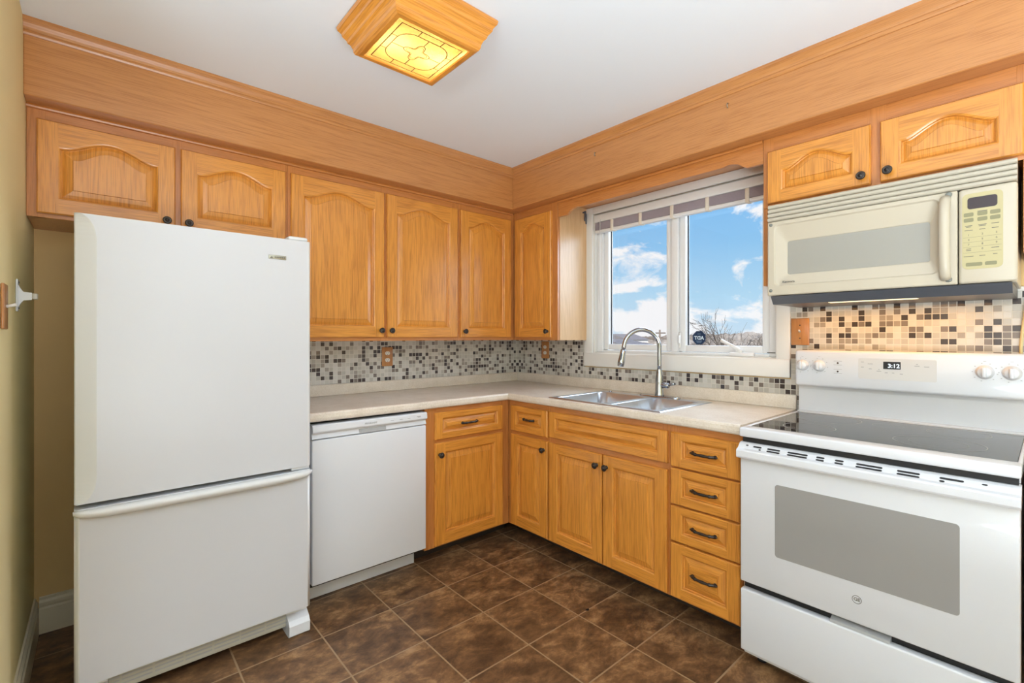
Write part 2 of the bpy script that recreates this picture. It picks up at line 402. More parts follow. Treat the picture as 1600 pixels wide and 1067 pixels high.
b = bm_new(); box(b, -6.1, XL - .12, .0, .12, 0, HC); struct('wall_dining', b, WALLY, label='wall of the dining side beyond the kitchen')
b = bm_new()
c0 = Vector((-.70, -1.90, .0012)); 
c0 = Vector((-.851, -1.462, .0012))
k = [(math.cos(t) * .011 * (1 + .3 * math.sin(3 * t)), math.sin(t) * .007) for t in [i * PI / 6 for i in range(12)]]
wface(b, [(c0.x + x, c0.y + y, c0.z) for x, y in k])
chip = struct('chip_mark', b, plain('chipped_floor_edge', (.012, .01, .01), .7), floor); chip['label'] = 'small dark chipped spot in the floor'
# baseboards
def baseprof(s): # (offset from wall, z)
    return [(0, 0), (s * .016, 0), (s * .016, .105), (s * .011, .112), (s * .013, .122), (s * .013, .132), (s * .006, .142), (s * .006, .152), (0, .155)]
b = bm_new(); prism(b, [(p[0], p[1]) for p in baseprof(-1)], 'x', XL + .016, -1.87); struct('baseboard_back', b, BASEW, label='cream moulded baseboard on the wall behind the refrigerator')
b = bm_new(); prism(b, [(XL + p[0], p[1]) for p in baseprof(1)], 'y', -1.35, -.0); struct('baseboard_left', b, BASEW, label='cream moulded baseboard on the yellow wall')

# soffit boxes (bulkhead of oak boards) and crown moulding
SD_, SZ = .395, 2.166
b = bm_new(); box(b, XL, 0, -SD_, 0, SZ, HC, r=.003, seg=1); struct('trim_1', b, SOFX, label='oak soffit boards over the back wall cabinets')
b = bm_new(); box(b, -SD_, 0, -3.3, -SD_ - .0005, SZ, HC, r=.003, seg=1); struct('trim_2', b, SOFY, label='oak soffit boards over the window wall cabinets')
cp = [(0, 2.385), (.004, 2.385), (.007, 2.392), (.007, 2.398), (.004, 2.403), (.006, 2.412), (.014, 2.425), (.021, 2.434), (.021, HC), (0, HC)]
b = bm_new(); prism(b, [(-SD_ - p[0], p[1]) for p in cp], 'x', XL, -SD_ - .0); struct('trim_3', b, SOFX, label='oak crown moulding along the back soffit')
b = bm_new(); prism(b, [(-SD_ - p[0], p[1]) for p in cp], 'y', -3.3, -SD_ - .022); struct('trim_4', b, SOFY, label='oak crown moulding along the window wall soffit')
# mosaics
b = bm_new(); box(b, -1.87, -.008, -.008, 0, .985, 1.262); struct('trim_5', b, MOSX, label='grey and brown glass mosaic on the back wall')
b = bm_new(); box(b, -.008, 0, -.722, -.0, .985, 1.262); box(b, -.008, 0, -.722, -2.05, .985, 1.066); box(b, -.008, 0, -2.05, -3.3, .90, 1.46)
struct('trim_6', b, MOSY, label='grey and brown glass mosaic along the window wall')
b = bm_new(); box(b, -.014, 0, -2.05, -3.3, 1.445, 1.462, r=.003); struct('trim_7', b, CASING, label='thin cream strip on top of the mosaic behind the range')

# ------------------------------------------------------------------ window
b = bm_new()   # casing around the window
X = -.02
box(b, X, 0, -.725, -.80, 1.075, 2.165, r=.003); box(b, X, 0, -1.985, -2.05, 1.075, 2.165, r=.003)
box(b, X - .004, 0, -.725, -2.05, 1.072, 1.165, r=.006); box(b, X, 0, -.80, -1.985, 2.118, 2.165, r=.002)
# jamb lining
box(b, 0, .2, -.80, -.806, 1.165, 2.118); box(b, 0, .2, -1.979, -1.985, 1.165, 2.118); box(b, 0, .2, -.806, -1.979, 1.165, 1.171); box(b, 0, .2, -.806, -1.979, 2.112, 2.118)
win = struct('window_1', b, CASING, label='double casement window over the sink')
b = bm_new()
X0, X1 = .03, .11
ym = -1.395
box(b, X0, X1, -.806, -.85, 1.171, 2.112, r=.004); box(b, X0, X1, -1.935, -1.979, 1.171, 2.112, r=.004)
box(b, X0, X1, -.85, -1.935, 1.171, 1.185, r=.003); box(b, X0, X1, -.85, -1.935, 2.08, 2.112, r=.003)
box(b, X0, X1, -1.372, -1.418, 1.185, 2.08, r=.004)
build('window_frame', b, VINYL, win)
def sash(y0, y1):
    b = bm_new(); xa, xb = .045, .095; w_ = .038; z0, z1 = 1.188, 2.078
    y0 -= .002; y1 += .002
    box(b, xa, xb, y0, y0 - w_, z0, z1, r=.004); box(b, xa, xb, y1 + w_, y1, z0, z1, r=.004)
    box(b, xa, xb, y0 - w_, y1 + w_, z0, z0 + w_, r=.004); box(b, xa, xb, y0 - w_, y1 + w_, z1 - w_, z1, r=.004)
    so = build('sash', b, VINYL, win)
    b = bm_new()
    for (p, q, r_, t_) in ((y0 - w_, y0 - w_ - .006, z0 + w_, z1 - w_),): box(b, .073, .079, p, q, r_, t_)
    box(b, .073, .079, y1 + w_ + .003, y1 + w_, z0 + w_, z1 - w_)
    build('glazing_gasket', b, BLACK, so)
    b = bm_new(); box(b, .080, .084, y0 - w_, y1 + w_, z0 + w_, z1 - w_); build('pane', b, GLASS, so)
    return so
sash(-.85, -1.372); sL = sash(-1.418, -1.935)
# crank operator on the right sash
b = bm_new()
box(b, .005, .03, -1.735, -1.865, 1.171, 1.192, r=.005); box(b, .008, .03, -1.77, -1.80, 1.19, 1.206, r=.004)
tube(b, [(.014, -1.79, 1.205), (.0, -1.765, 1.222), (-.01, -1.725, 1.245), (-.012, -1.70, 1.256)], [.010, .009, .008, .011], 10)
build('crank_handle', b, VINYL, win)
b = bm_new(); box(b, .020, .03, -1.428, -1.440, 1.21, 1.30, r=.003); box(b, .008, .022, -1.43, -1.438, 1.235, 1.285, r=.003); build('lock_lever', b, VINYL, win)
b = bm_new(); box(b, .0285, .03, -1.925, -1.965, 1.19, 1.196); build('maker_mark', b, KEYT, win)
# raised mini blind
bl = thing('window_blind', (.0, -1.39, 2.0), 'white mini blind drawn up to the top of the kitchen window', 'blind')
b = bm_new(); box(b, -.012, .026, -.812, -1.974, 2.058, 2.108, r=.004); build('headrail', b, VINYL, bl)
b = bm_new(); pr_ = []
for i in range(12):
    z = 2.0535 - i * .0041; pr_ += [(-.0125, z), (-.0085, z - .0020)]
prism(b, pr_ + [(.024, 2.0535 - 11 * .0041 - .002), (.024, 2.0535)], 'y', -.82, -1.965)
build('slat_stack', b, BLIND, bl)
b = bm_new(); box(b, -.012, .024, -.818, -1.967, 1.984, 2.004, r=.004); build('bottom_rail', b, VINYL, bl)
b = bm_new()
for y in (-.95, -1.17, -1.39, -1.61, -1.83): box(b, -.0145, .0265, y, y - .022, 1.982, 2.057, r=.002)
build_each('ladder_tape', b, plain('cream_tape', (.84, .76, .64), .6), bl)
b = bm_new(); tube(b, [(-.02, -.868, 2.062), (-.02, -.868, 1.50)], .003, 8); tube(b, [(-.012, -.868, 2.07), (-.02, -.868, 2.062)], .002, 6); build('tilt_wand', b, VINYL, bl)
# curtain rod bracket
cb = thing('curtain_bracket', (-.01, -.735, 2.12), 'small dark metal curtain rod bracket at upper corner of the window', 'bracket')
b = bm_new(); tube(b, [(-.03, -.722, 2.125), (-.055, -.728, 2.13), (-.06, -.77, 2.135)], .005, 8); lathe(b, [(0, 0), (.010, .002), (.010, .01), (0, .014)], (-.062, -.716, 2.128), (0, 1, 0), 12)
box(b, -.064, -.052, -.765, -.775, 2.07, 2.14, r=.002); build('arm', b, DGREY, cb)
b = bm_new(); box(b, -.032, -.0205, -.735, -.752, 2.06, 2.13, r=.001); build('plate', b, DGREY, cb)
# security sticker (seen from behind, so its letters are mirrored)
st = thing('security_sticker', (.078, -1.527, 1.262), 'dark blue octagonal security sticker on lower corner of right window pane', 'sticker')
b = bm_new(); R_ = .043
prism(b, [(-1.527 + R_ * math.cos(PI / 8 + i * PI / 4), 1.27 + R_ * math.sin(PI / 8 + i * PI / 4)) for i in range(8)], 'x', .0772, .0785); build('backing', b, STICK, st)
text('lettering', 'ADT', .029, (.0768, -1.527, 1.268), 'B', STICKL, st, mirror=True, bold=.0008)
b = bm_new()
for z, wd in ((1.291, .02), (1.249, .036), (1.242, .028)): box(b, .0766, .0771, -1.527 - wd / 2, -1.527 + wd / 2, z, z + .0028)
build_each('small_print', b, plain('sticker_print_dim', (.22, .34, .46), .5), st)

# ------------------------------------------------------------------ cabinets
class Wall:
    def __init__(s, k): s.k = k
    def P(s, a, d, z): return (a, -d, z) if s.k == 'A' else (-d, a, z)      # d = distance from the wall
    def box(s, bm, a0, a1, d0, d1, z0, z1, **kw):
        if s.k == 'A': box(bm, a0, a1, -d0, -d1, z0, z1, **kw)
        else: box(bm, -d0, -d1, a0, a1, z0, z1, **kw)
    @property
    def n(s): return (0, -1, 0) if s.k == 'A' else (-1, 0, 0)
WA, WB = Wall('A'), Wall('B')
def oakset(W): return [OAKV, OAKX] if W.k == 'A' else [OAKVB, OAKY]
def frset(W): return [FRV, FRX if W.k == 'A' else FRY]

KNOB = None
def knob(W, parent, a, d, z):
    global KNOB
    if KNOB is None:
        b = bm_new()
        lathe(b, [(0, 0), (.0095, 0), (.0095, .002), (.006, .004), (.0052, .012), (.008, .016), (.0155, .019), (.0165, .0225), (.0145, .026), (.0115, .0275), (.0105, .0265), (.0065, .0275), (.006, .0295), (0, .0305)], (0, 0, 0), (0, -1, 0), 24)
        me = bpy.data.meshes.new('knob'); bmesh.ops.recalc_face_normals(b, faces=list(b.faces)); b.to_mesh(me); b.free(); me.materials.append(BRONZE); KNOB = me
    o = bpy.data.objects.new('knob', KNOB); C.objects.link(o); o.parent = parent
    o.location = Vector(W.P(a, d, z)) - Vector(ORG[parent]); o.rotation_euler = (0, 0, 0 if W.k == 'A' else -PI / 2)
    return o
PULL = None
def pull(W, parent, a, d, z, s=1.0):
    global PULL
    if PULL is None:
        b = bm_new()
        pts, rad = [], []
        for i in range(25):
            t = -1 + i / 12
            pts.append((t * .050, -(.007 + .012 * (1 - abs(t) ** 4)), .0)); rad.append(0.0050 + .0016 * math.cos(t * PI) ** 2 + (.0022 if abs(abs(t) - .62) < .05 else 0))
        tube(b, pts, rad, 10)
        for sx in (-1, 1):
            lathe(b, [(0, 0), (.0085, 0), (.0085, .003), (.006, .0065), (.0065, .010), (0, .0135)], (sx * .050, 0, 0), (0, -1, 0), 14)
            lathe(b, [(0, -.008), (.005, -.004), (.0035, .002), (0, .006)], (sx * .058, -.006, 0), (sx, 0, 0), 10)
        me = bpy.data.meshes.new('handle'); bmesh.ops.recalc_face_normals(b, faces=list(b.faces)); b.to_mesh(me); b.free(); me.materials.append(BRONZE); PULL = me
    o = bpy.data.objects.new('handle', PULL); C.objects.link(o); o.parent = parent
    o.location = Vector(W.P(a, d, z)) - Vector(ORG[parent]); o.rotation_euler = (0, 0, 0 if W.k == 'A' else -PI / 2); o.scale = (s, 1, 1)
    return o

def panel_door(name, W, parent, a0, a1, z0, z1, d0, rise=0, st=.055, th=.02, rail=None):
    """raised-panel front between a0..a1, z0..z1; back at distance d0 from the wall"""
    a0, a1 = min(a0, a1), max(a0, a1); F = d0 + th; rail = rail or st; horiz = 'drawer' in name
    bm = bm_new()
    def V(a, z, dep=0): return bm.verts.new(W.P(a, F - dep, z))
    def Q(pts, m, sm=False):
        try: f = bm.faces.new([V(*p) for p in pts])
        except ValueError: return
        f.material_index = m; f.smooth = sm
    e = .004; A0, A1, Z0, Z1 = a0 + e, a1 - e, z0 + e, z1 - e
    x0, x1, y0 = a0 + st, a1 - st, z0 + rail
    ytop = z1 - rail * .82; ysh = ytop - rise
    n = 28 if rise else 1
    def contour(i, dep):
        xs0, xs1 = x0 + i, x1 - i; pts = [(xs0, y0 + i, dep), (xs1, y0 + i, dep)]
        for k in range(n + 1):
            t = 1 - 2 * k / n; 
            if rise:
                h = 0 if abs(t) > .9 else .5 + .5 * math.cos(PI * t / .9)
                h = h ** .7
            else: h = 0
            pts.append((xs1 + (xs0 - xs1) * k / n, ysh + rise * h - i, dep))
        return pts
    # stiles, rails
    Q([(A0, Z0), (x0, Z0), (x0, Z1), (A0, Z1)], 0); Q([(x1, Z0), (A1, Z0), (A1, Z1), (x1, Z1)], 0)
    Q([(x0, Z0), (x1, Z0), (x1, y0), (x0, y0)], 1)
    c = contour(0, 0)
    top = c[2:]
    for p, q in zip(top, top[1:]): Q([(p[0], p[1]), (p[0], Z1), (q[0], Z1), (q[0], q[1])], 1)
    # edges with rounded lip
    rim = [(a0, z0), (a1, z0), (a1, z1), (a0, z1)]; rin = [(A0, Z0), (A1, Z0), (A1, Z1), (A0, Z1)]
    for k in range(4):
        m = 1 if k in (0, 2) else 0
        p, q, pi, qi = rim[k], rim[(k + 1) % 4], rin[k], rin[(k + 1) % 4]
        Q([(*pi, 0), (*qi, 0), (*q, .005), (*p, .005)], m); Q([(*p, .005), (*q, .005), (*q, th), (*p, th)], m)
    Q([(a0, z0, th), (a0, z1, th), (a1, z1, th), (a1, z0, th)], 0)
    # sticking, groove, bevel
    bev = min(.030, (x1 - x0) * .2, (ysh - y0) * .26)
    lev = [contour(0, 0), contour(.003, .0012), contour(.0065, .0035), contour(.0075, .0115), contour(.0110, .0140), contour(.0110 + bev * .4, .0090), contour(.0110 + bev, .0050), contour(.0124 + bev, .0010)]
    L = len(lev[0])
    for li, (P_, Q_) in enumerate(zip(lev, lev[1:])):
        for k in range(L):
            k2 = (k + 1) % L
            side = k in (1, L - 1)
            m = 0 if (side or (li >= 3 and not horiz)) else 1
            Q([P_[k], P_[k2], Q_[k2], Q_[k]], m)
    f = lev[-1]; tp = f[2:]; yb = f[0][1]
    for p, q in zip(tp, tp[1:]): Q([(p[0], p[1], p[2]), (q[0], q[1], q[2]), (q[0], yb, q[2]), (p[0], yb, p[2])], 1 if horiz else 0)
    bmesh.ops.remove_doubles(bm, verts=list(bm.verts), dist=1e-5)
    return build(name, bm, oakset(W), parent)

def cabinet(W, a0, a1, depth, z0, z1, stiles, rails, label, name='wall_cabinet', group=None, toe=0, cover=None, label_extra=None, back=0.0):
    """stiles: list of (a_lo, a_hi, z_lo, z_hi); rails likewise; frame is 19 mm thick at the front"""
    root = thing(name, W.P((a0 + a1) / 2, depth / 2, z0), label, 'cabinet', group)
    b = bm_new(); W.box(b, a0, a1, back + .001, depth - .019, z0 + toe, z1); build('carcass', b, [FRV], root)
    b = bm_new()
    for s in stiles: W.box(b, s[0], s[1], depth - .019, depth, s[2], s[3], mat=0, r=.001, seg=1)
    for s in rails: W.box(b, s[0], s[1], depth - .019, depth - .0005, s[2], s[3], mat=1, r=.001, seg=1)
    build('face_frame', b, frset(W), root)
    return root
UF = .305      # upper face frame depth
UZ0, UZ1 = 1.252, SZ
DZ0, DZ1 = 1.272, 2.112
# over the refrigerator
c1 = cabinet(WA, XL + .001, -1.8335, UF, 1.737, UZ1, [(XL + .001, -2.705, 1.737, UZ1), (-2.305, -2.27, 1.737, UZ1), (-1.87, -1.8335, 1.737, UZ1)],
    [(XL + .02, -1.85, 1.737, 1.765), (XL + .02, -1.85, 2.09, UZ1)], 'short honey oak wall cabinet with two arched doors above the white refrigerator')
d = panel_door('door', WA, c1, -2.728, -2.298, 1.752, DZ1, UF, rise=.048, st=.06); knob(WA, d, -2.329, UF + .02, 1.782)
d = panel_door('door', WA, c1, -2.278, -1.845, 1.752, DZ1, UF, rise=.048, st=.06); knob(WA, d, -2.25, UF + .02, 1.782)
c2 = cabinet(WA, -1.8325, -.7905, UF, UZ0, UZ1, [(-1.8325, -1.79, UZ0, UZ1), (-1.33, -1.285, UZ0, UZ1), (-.84, -.7905, UZ0, UZ1)],
    [(-1.82, -.80, UZ0, 1.30), (-1.82, -.80, 2.09, UZ1)], 'tall honey oak wall cabinet with two arched doors right of the refrigerator')
d = panel_door('door', WA, c2, -1.821, -1.313, DZ0, DZ1, UF, rise=.052, st=.06); knob(WA, d, -1.337, UF + .02, 1.312)
d = panel_door('door', WA, c2, -1.297, -.803, DZ0, DZ1, UF, rise=.052, st=.06); knob(WA, d, -1.274, UF + .02, 1.312)
c3 = cabinet(WA, -.7895, -.0, UF, UZ0, UZ1, [(-.7895, -.73, UZ0, UZ1), (-.38, -.306, UZ0, UZ1)],
    [(-.78, -.31, UZ0, 1.30), (-.78, -.31, 2.09, UZ1)], 'narrow honey oak wall cabinet on the back wall in the room corner')
d = panel_door('door', WA, c3, -.777, -.346, DZ0, DZ1, UF, rise=.05, st=.06); knob(WA, d, -.752, UF + .02, 1.312)
# window wall, left of the window
c4 = cabinet(WB, -.745, -.3065, UF, UZ0, UZ1, [(-.3065, -.37, UZ0, UZ1), (-.68, -.745, UZ0, UZ1)],
    [(-.31, -.74, UZ0, 1.30), (-.31, -.74, 2.09, UZ1)], 'slim honey oak wall cabinet between the corner and the window')
d = panel_door('door', WB, c4, -.698, -.338, DZ0, DZ1, UF, rise=.045, st=.06); knob(WB, d, -.67, UF + .02, 1.312)
b = bm_new(); box(b, -UF + .019, -.001, -.7451, -.7485, UZ0, UZ1, r=.001, seg=1); o = build('side_panel', b, PALE, c4); o['label'] = 'pale oak side panel, tone lifted by window light'
# valance over the window
va = thing('window_valance', (-.3, -1.39, 2.1), 'scalloped oak valance board spanning above the kitchen window', 'valance')
b = bm_new()
zs = []
ya, yb = -.7495, -2.0345; n = 90
for i in range(n + 1):
    t = i / n; y = ya + (yb - ya) * t; e = min(y - yb, ya - y)
    z = 2.062 + (0 if e < .07 else (.030 * (.5 - .5 * math.cos(PI * min(1, (e - .07) / .055)))))
    if .125 < e < .19: z += .006 * math.sin((e - .125) / .065 * PI)
    zs.append((y, z))
pr = [(ya, UZ1 - .001)] + zs + [(yb, UZ1 - .001)]
for (p, q) in zip(zs, zs[1:]):
    for xx in (-UF + .001, -UF + .019): wface(b, [(xx, p[0], p[1]), (xx, q[0], q[1]), (xx, q[0], UZ1 - .001), (xx, p[0], UZ1 - .001)])
    wface(b, [(-UF + .001, p[0], p[1]), (-UF + .019, p[0], p[1]), (-UF + .019, q[0], q[1]), (-UF + .001, q[0], q[1])])
build('board', b, FRY, va)
b = bm_new(); prism(b, [(-UF + .0005, 2.150), (-UF - .010, 2.152), (-UF - .012, 2.158), (-UF - .010, 2.165), (-UF + .0005, 2.165)], 'y', ya, yb); build('bead_strip', b, FRY, va)
# thin bead under the soffit on both runs
b = bm_new(); prism(b, [(-UF - .0, 2.150), (-UF - .010, 2.152), (-UF - .012, 2.158), (-UF - .010, 2.166), (-UF - .0, 2.166)], 'x', XL, -UF - .013); struct('trim_8', b, FRX, label='thin oak bead under the back soffit')
# over the range
c5 = cabinet(WB, -2.865, -2.036, UF, 1.853, UZ1, [(-2.036, -2.08, 1.853, UZ1), (-2.425, -2.485, 1.853, UZ1), (-2.83, -2.865, 1.853, UZ1)],
    [(-2.04, -2.86, 1.853, 1.885), (-2.04, -2.86, 2.08, UZ1)], 'short honey oak wall cabinet with two arched doors above the microwave')
d = panel_door('door', WB, c5, -2.439, -2.058, 1.868, 2.10, UF, rise=.048, st=.058, rail=.05); knob(WB, d, -2.412, UF + .02, 1.902)
d = panel_door('door', WB, c5, -2.848, -2.469, 1.868, 2.10, UF, rise=.048, st=.058, rail=.05); knob(WB, d, -2.495, UF + .02, 1.902)
b = bm_new(); box(b, -UF + .0, -.001, -2.0362, -2.055, 1.505, 1.8525, r=.001, seg=1); build('side_panel', b, FRV, c5)
b = bm_new(); box(b, -UF + .0, -.001, -2.845, -2.864, 1.55, 1.8525, r=.001, seg=1); build('side_panel', b, FRV, c5)
b = bm_new(); box(b, -UF - .0, -.001, -2.866, -2.885, 1.55, UZ1, r=.001, seg=1); build('side_panel', b, FRV, c5)

# base cabinets
BF, BZ = .615, .8805; TK = .10
c6 = cabinet(WA, -1.2215, -.6155, BF, 0, BZ, [(-1.2215, -1.14, TK, BZ), (-.70, -.6155, TK, BZ)], [(-1.21, -.62, TK, .125), (-1.21, -.62, .665, .72), (-1.21, -.62, .84, BZ)],
    'honey oak base cabinet between the dishwasher and the corner', 'base_cabinet', toe=TK)
dr = panel_door('drawer_front', WA, c6, -1.161, -.678, .702, .853, BF, st=.042, rail=.036); pull(WA, dr, -.932, BF + .0185, .778)
d = panel_door('door', WA, c6, -1.161, -.678, .112, .683, BF, st=.062); knob(WA, d, -1.135, BF + .02, .618)
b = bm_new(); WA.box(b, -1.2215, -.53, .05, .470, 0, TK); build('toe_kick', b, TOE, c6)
c7 = cabinet(WB, -.9845, -.616, BF, 0, BZ, [(-.616, -.675, TK, BZ), (-.955, -.9845, TK, BZ)], [(-.62, -.98, TK, .125), (-.62, -.98, .66, .71), (-.62, -.98, .84, BZ)],
    'narrow honey oak base cabinet in the corner beside the sink cabinet', 'base_cabinet', toe=TK)
dr = panel_door('drawer_front', WB, c7, -.976, -.655, .695, .850, BF, st=.045, rail=.036); pull(WB, dr, -.822, BF + .0185, .778, .85)
d = panel_door('door', WB, c7, -.976, -.655, .112, .674, BF, st=.06); knob(WB, d, -.95, BF + .02, .622)
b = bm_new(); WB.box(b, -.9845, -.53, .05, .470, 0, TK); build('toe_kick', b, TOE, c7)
c8 = cabinet(WB, -1.7525, -.9855, BF, 0, BZ, [(-.9855, -1.02, TK, BZ), (-1.34, -1.40, TK, .68), (-1.71, -1.7525, TK, BZ)], [(-.99, -1.75, TK, .125), (-.99, -1.75, .66, .71), (-.99, -1.75, .84, BZ)],
    'wide honey oak base cabinet with two doors under the sink', 'base_cabinet', toe=TK)
# open top so the bowls can hang inside
panel_door('false_drawer_front', WB, c8, -1.743, -.992, .702, .848, BF, st=.045, rail=.036)
d = panel_door('door', WB, c8, -1.371, -.992, .112, .672, BF, st=.06); knob(WB, d, -1.342, BF + .02, .614)
d = panel_door('door', WB, c8, -1.743, -1.379, .112, .672, BF, st=.06); knob(WB, d, -1.404, BF + .02, .614)
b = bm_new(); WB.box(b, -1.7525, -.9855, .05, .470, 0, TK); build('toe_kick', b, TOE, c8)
c9 = cabinet(WB, -2.0755, -1.7535, BF, 0, BZ, [(-1.7535, -1.80, TK, BZ), (-2.045, -2.0755, TK, BZ)], [(-1.76, -2.07, TK, .125), (-1.76, -2.07, .5, .55), (-1.76, -2.07, .66, .71), (-1.76, -2.07, .34, .38), (-1.76, -2.07, .84, BZ)],
    'honey oak base cabinet with a stack of four drawers left of the range', 'base_cabinet', toe=TK)
for z0_, z1_ in ((.695, .848), (.527, .687), (.362, .519), (.112, .354)):
    dr = panel_door('drawer_front', WB, c9, -2.0725, -1.7625, z0_, z1_, BF, st=.052, rail=.036 if z0_ > .2 else .045); pull(WB, dr, -1.921, BF + .0185, (z0_ + z1_) / 2 + (.0 if z0_ > .2 else .005))
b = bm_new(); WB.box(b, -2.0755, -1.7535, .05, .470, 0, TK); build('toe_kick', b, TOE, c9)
c10 = cabinet(WB, -3.29, -2.862, BF, 0, BZ, [(-2.862, -2.90, TK, BZ), (-3.25, -3.29, TK, BZ)], [(-2.87, -3.28, TK, .125), (-2.87, -3.28, .66, .71), (-2.87, -3.28, .84, BZ)],
    'sliver of a base cabinet just visible right of the range', 'base_cabinet', toe=TK)
panel_door('drawer_front', WB, c10, -3.27, -2.88, .702, .848, BF, st=.045, rail=.036); panel_door('door', WB, c10, -3.27, -2.88, .112, .672, BF, st=.06)
# replace the sink cabinet's solid carcass by an open-topped one
for ch in list(c8.children):
    if ch.name.startswith('carcass'):
        bpy.data.objects.remove(ch)
b = bm_new(); WB.box(b, -1.7525, -1.735, .001, BF - .019, TK, BZ); WB.box(b, -1.003, -.9855, .001, BF - .019, TK, BZ); WB.box(b, -1.735, -1.003, .001, BF - .019, TK, TK + .018); WB.box(b, -1.735, -1.003, .001, .012, TK, BZ)
WB.box(b, -1.735, -1.003, BF - .025, BF - .0195, TK, BZ)
build('carcass', b, FRV, c8)

# ------------------------------------------------------------------ counter top
ct = thing('countertop', (-.4, -.4, .882), 'L-shaped beige laminate countertop with rounded front edge and short backsplash', 'countertop')
CZ0, CZ1, CF = .8815, .922, .648
SX0, SX1, SY0, SY1 = -.578, -.128, -.99, -1.665     # sink cutout
b = bm_new()
box(b, -1.858, -CF + .02, -CF + .02, -.0, CZ0, CZ1)                      # along the back wall
box(b, -CF + .02, 0, SY0, 0, CZ0, CZ1)                                   # corner
box(b, -CF + .02, 0, -2.0785, SY1, CZ0, CZ1)
box(b, -CF + .02, SX0, SY1, SY0, CZ0, CZ1); box(b, SX1, 0, SY1, SY0, CZ0, CZ1)
def nose(s): return [(0, CZ0), (s * .012, CZ0), (s * .018, CZ0 + .006), (s * .02, CZ0 + .016), (s * .0185, CZ1 - .008), (s * .014, CZ1 - .001), (s * .008, CZ1 + .0015), (s * .0, CZ1)]
# mitred nose
f = -CF + .02
def nosepts(x_or_y): return
pr = nose(-1)
rows = []
for (o_, z) in pr: rows.append([(-1.858, f + o_, z), (f + o_, f + o_, z), (f + o_, -2.0785, z)])
for A_, B_ in zip(rows, rows[1:]):
    for k in range(2): wface(b, [A_[k], A_[k + 1], B_[k + 1], B_[k]], 0, False)
wface(b, [r[0] for r in rows]); wface(b, [r[2] for r in rows])
build('top', b, COUNTER, ct)
b = bm_new()
box(b, -1.858, 0, -.022, -.0085, CZ1 + .0005, .990, r=.003); box(b, -.022, -.0085, -2.0785, -.0225, CZ1 + .0005, .990, r=.003)
build('backsplash', b, COUNTER, ct)

b = bm_new(); box(b, -CF, -.0085, -3.29, -2.862, CZ0, CZ1, r=.004)
tag(build('countertop', b, COUNTER), 'short beige laminate countertop piece right of the range at the frame edge', 'countertop')
# ------------------------------------------------------------------ sink
sk = thing('kitchen_sink', (-.35, -1.33, .922), 'stainless steel double bowl sink set into the beige counter', 'sink')
b = bm_new(); RZ = CZ1 + .0045
X0s, X1s, Y0s, Y1s = -.603, -.103, -.965, -1.69
bowls = [(-.572, -.165, -1.0, -1.345), (-.572, -.165, -1.385, -1.655)]
ys = [Y0s, -1.0, -1.345, -1.385, -1.655, Y1s]; xs = [X0s, -.572, -.165, X1s]
for i in range(3):
    for j in range(5):
        if i == 1 and j in (1, 3): continue
        wface(b, [(xs[i], ys[j], RZ), (xs[i + 1], ys[j], RZ), (xs[i + 1], ys[j + 1], RZ), (xs[i], ys[j + 1], RZ)])
# rolled outer rim
rim = [(X0s, Y0s), (X1s, Y0s), (X1s, Y1s), (X0s, Y1s)]; rim2 = [(X0s - .006, Y0s + .006), (X1s + .006, Y0s + .006), (X1s + .006, Y1s - .006), (X0s - .006, Y1s - .006)]
for k in range(4):
    p, q, p2, q2 = rim[k], rim[(k + 1) % 4], rim2[k], rim2[(k + 1) % 4]
    wface(b, [(*p, RZ), (*q, RZ), (*q2, CZ1 + .001), (*p2, CZ1 + .001)])
bmesh.ops.remove_doubles(b, verts=list(b.verts), dist=1e-5)
build('rim', b, STEEL, sk)
def rr(x0, x1, y0, y1, r, n=6):
    x0, x1 = sorted((x0, x1)); y0, y1 = sorted((y0, y1)); out = []
    for cx, cy, a in ((x1 - r, y1 - r, 0), (x0 + r, y1 - r, PI / 2), (x0 + r, y0 + r, PI), (x1 - r, y0 + r, 1.5 * PI)):
        for k in range(n + 1): out.append((cx + r * math.cos(a + k * PI / 2 / n), cy + r * math.sin(a + k * PI / 2 / n)))
    return out
for (x0, x1, y0, y1) in bowls:
    b = bm_new(); levels = [(0, 0, .0005), (.002, -.004, .05), (.010, -.14, .05), (.022, -.165, .05), (.06, -.172, .05)]
    rings = [[b.verts.new((px, py, RZ + dz)) for px, py in rr(x0 + i, x1 - i, y1 + i, y0 - i, max(r_ - i * .3, .0008))] for i, dz, r_ in levels]
    for A_, B_ in zip(rings, rings[1:]):
        for k in range(len(A_)): 
            fc = b.faces.new((A_[k], A_[(k + 1) % len(A_)], B_[(k + 1) % len(A_)], B_[k])); fc.smooth = True
    b.faces.new(rings[-1])
    bo = build('bowl', b, STEEL, sk)
    b = bm_new(); lathe(b, [(0, 0), (.02, 0), (.022, .002), (.04, .0035), (.042, .001), (.042, 0)], ((x0 + x1) / 2, (y0 + y1) / 2, RZ - .1715), (0, 0, 1), 20); build('drain', b, CHROME, bo)
b = bm_new(); lathe(b, [(0, 0), (.009, 0), (.009, .003), (.005, .006), (0, .0065)], (-.125, -1.035, RZ + .0003), (0, 0, 1), 12); build('hole_cap', b, CHROME, sk)

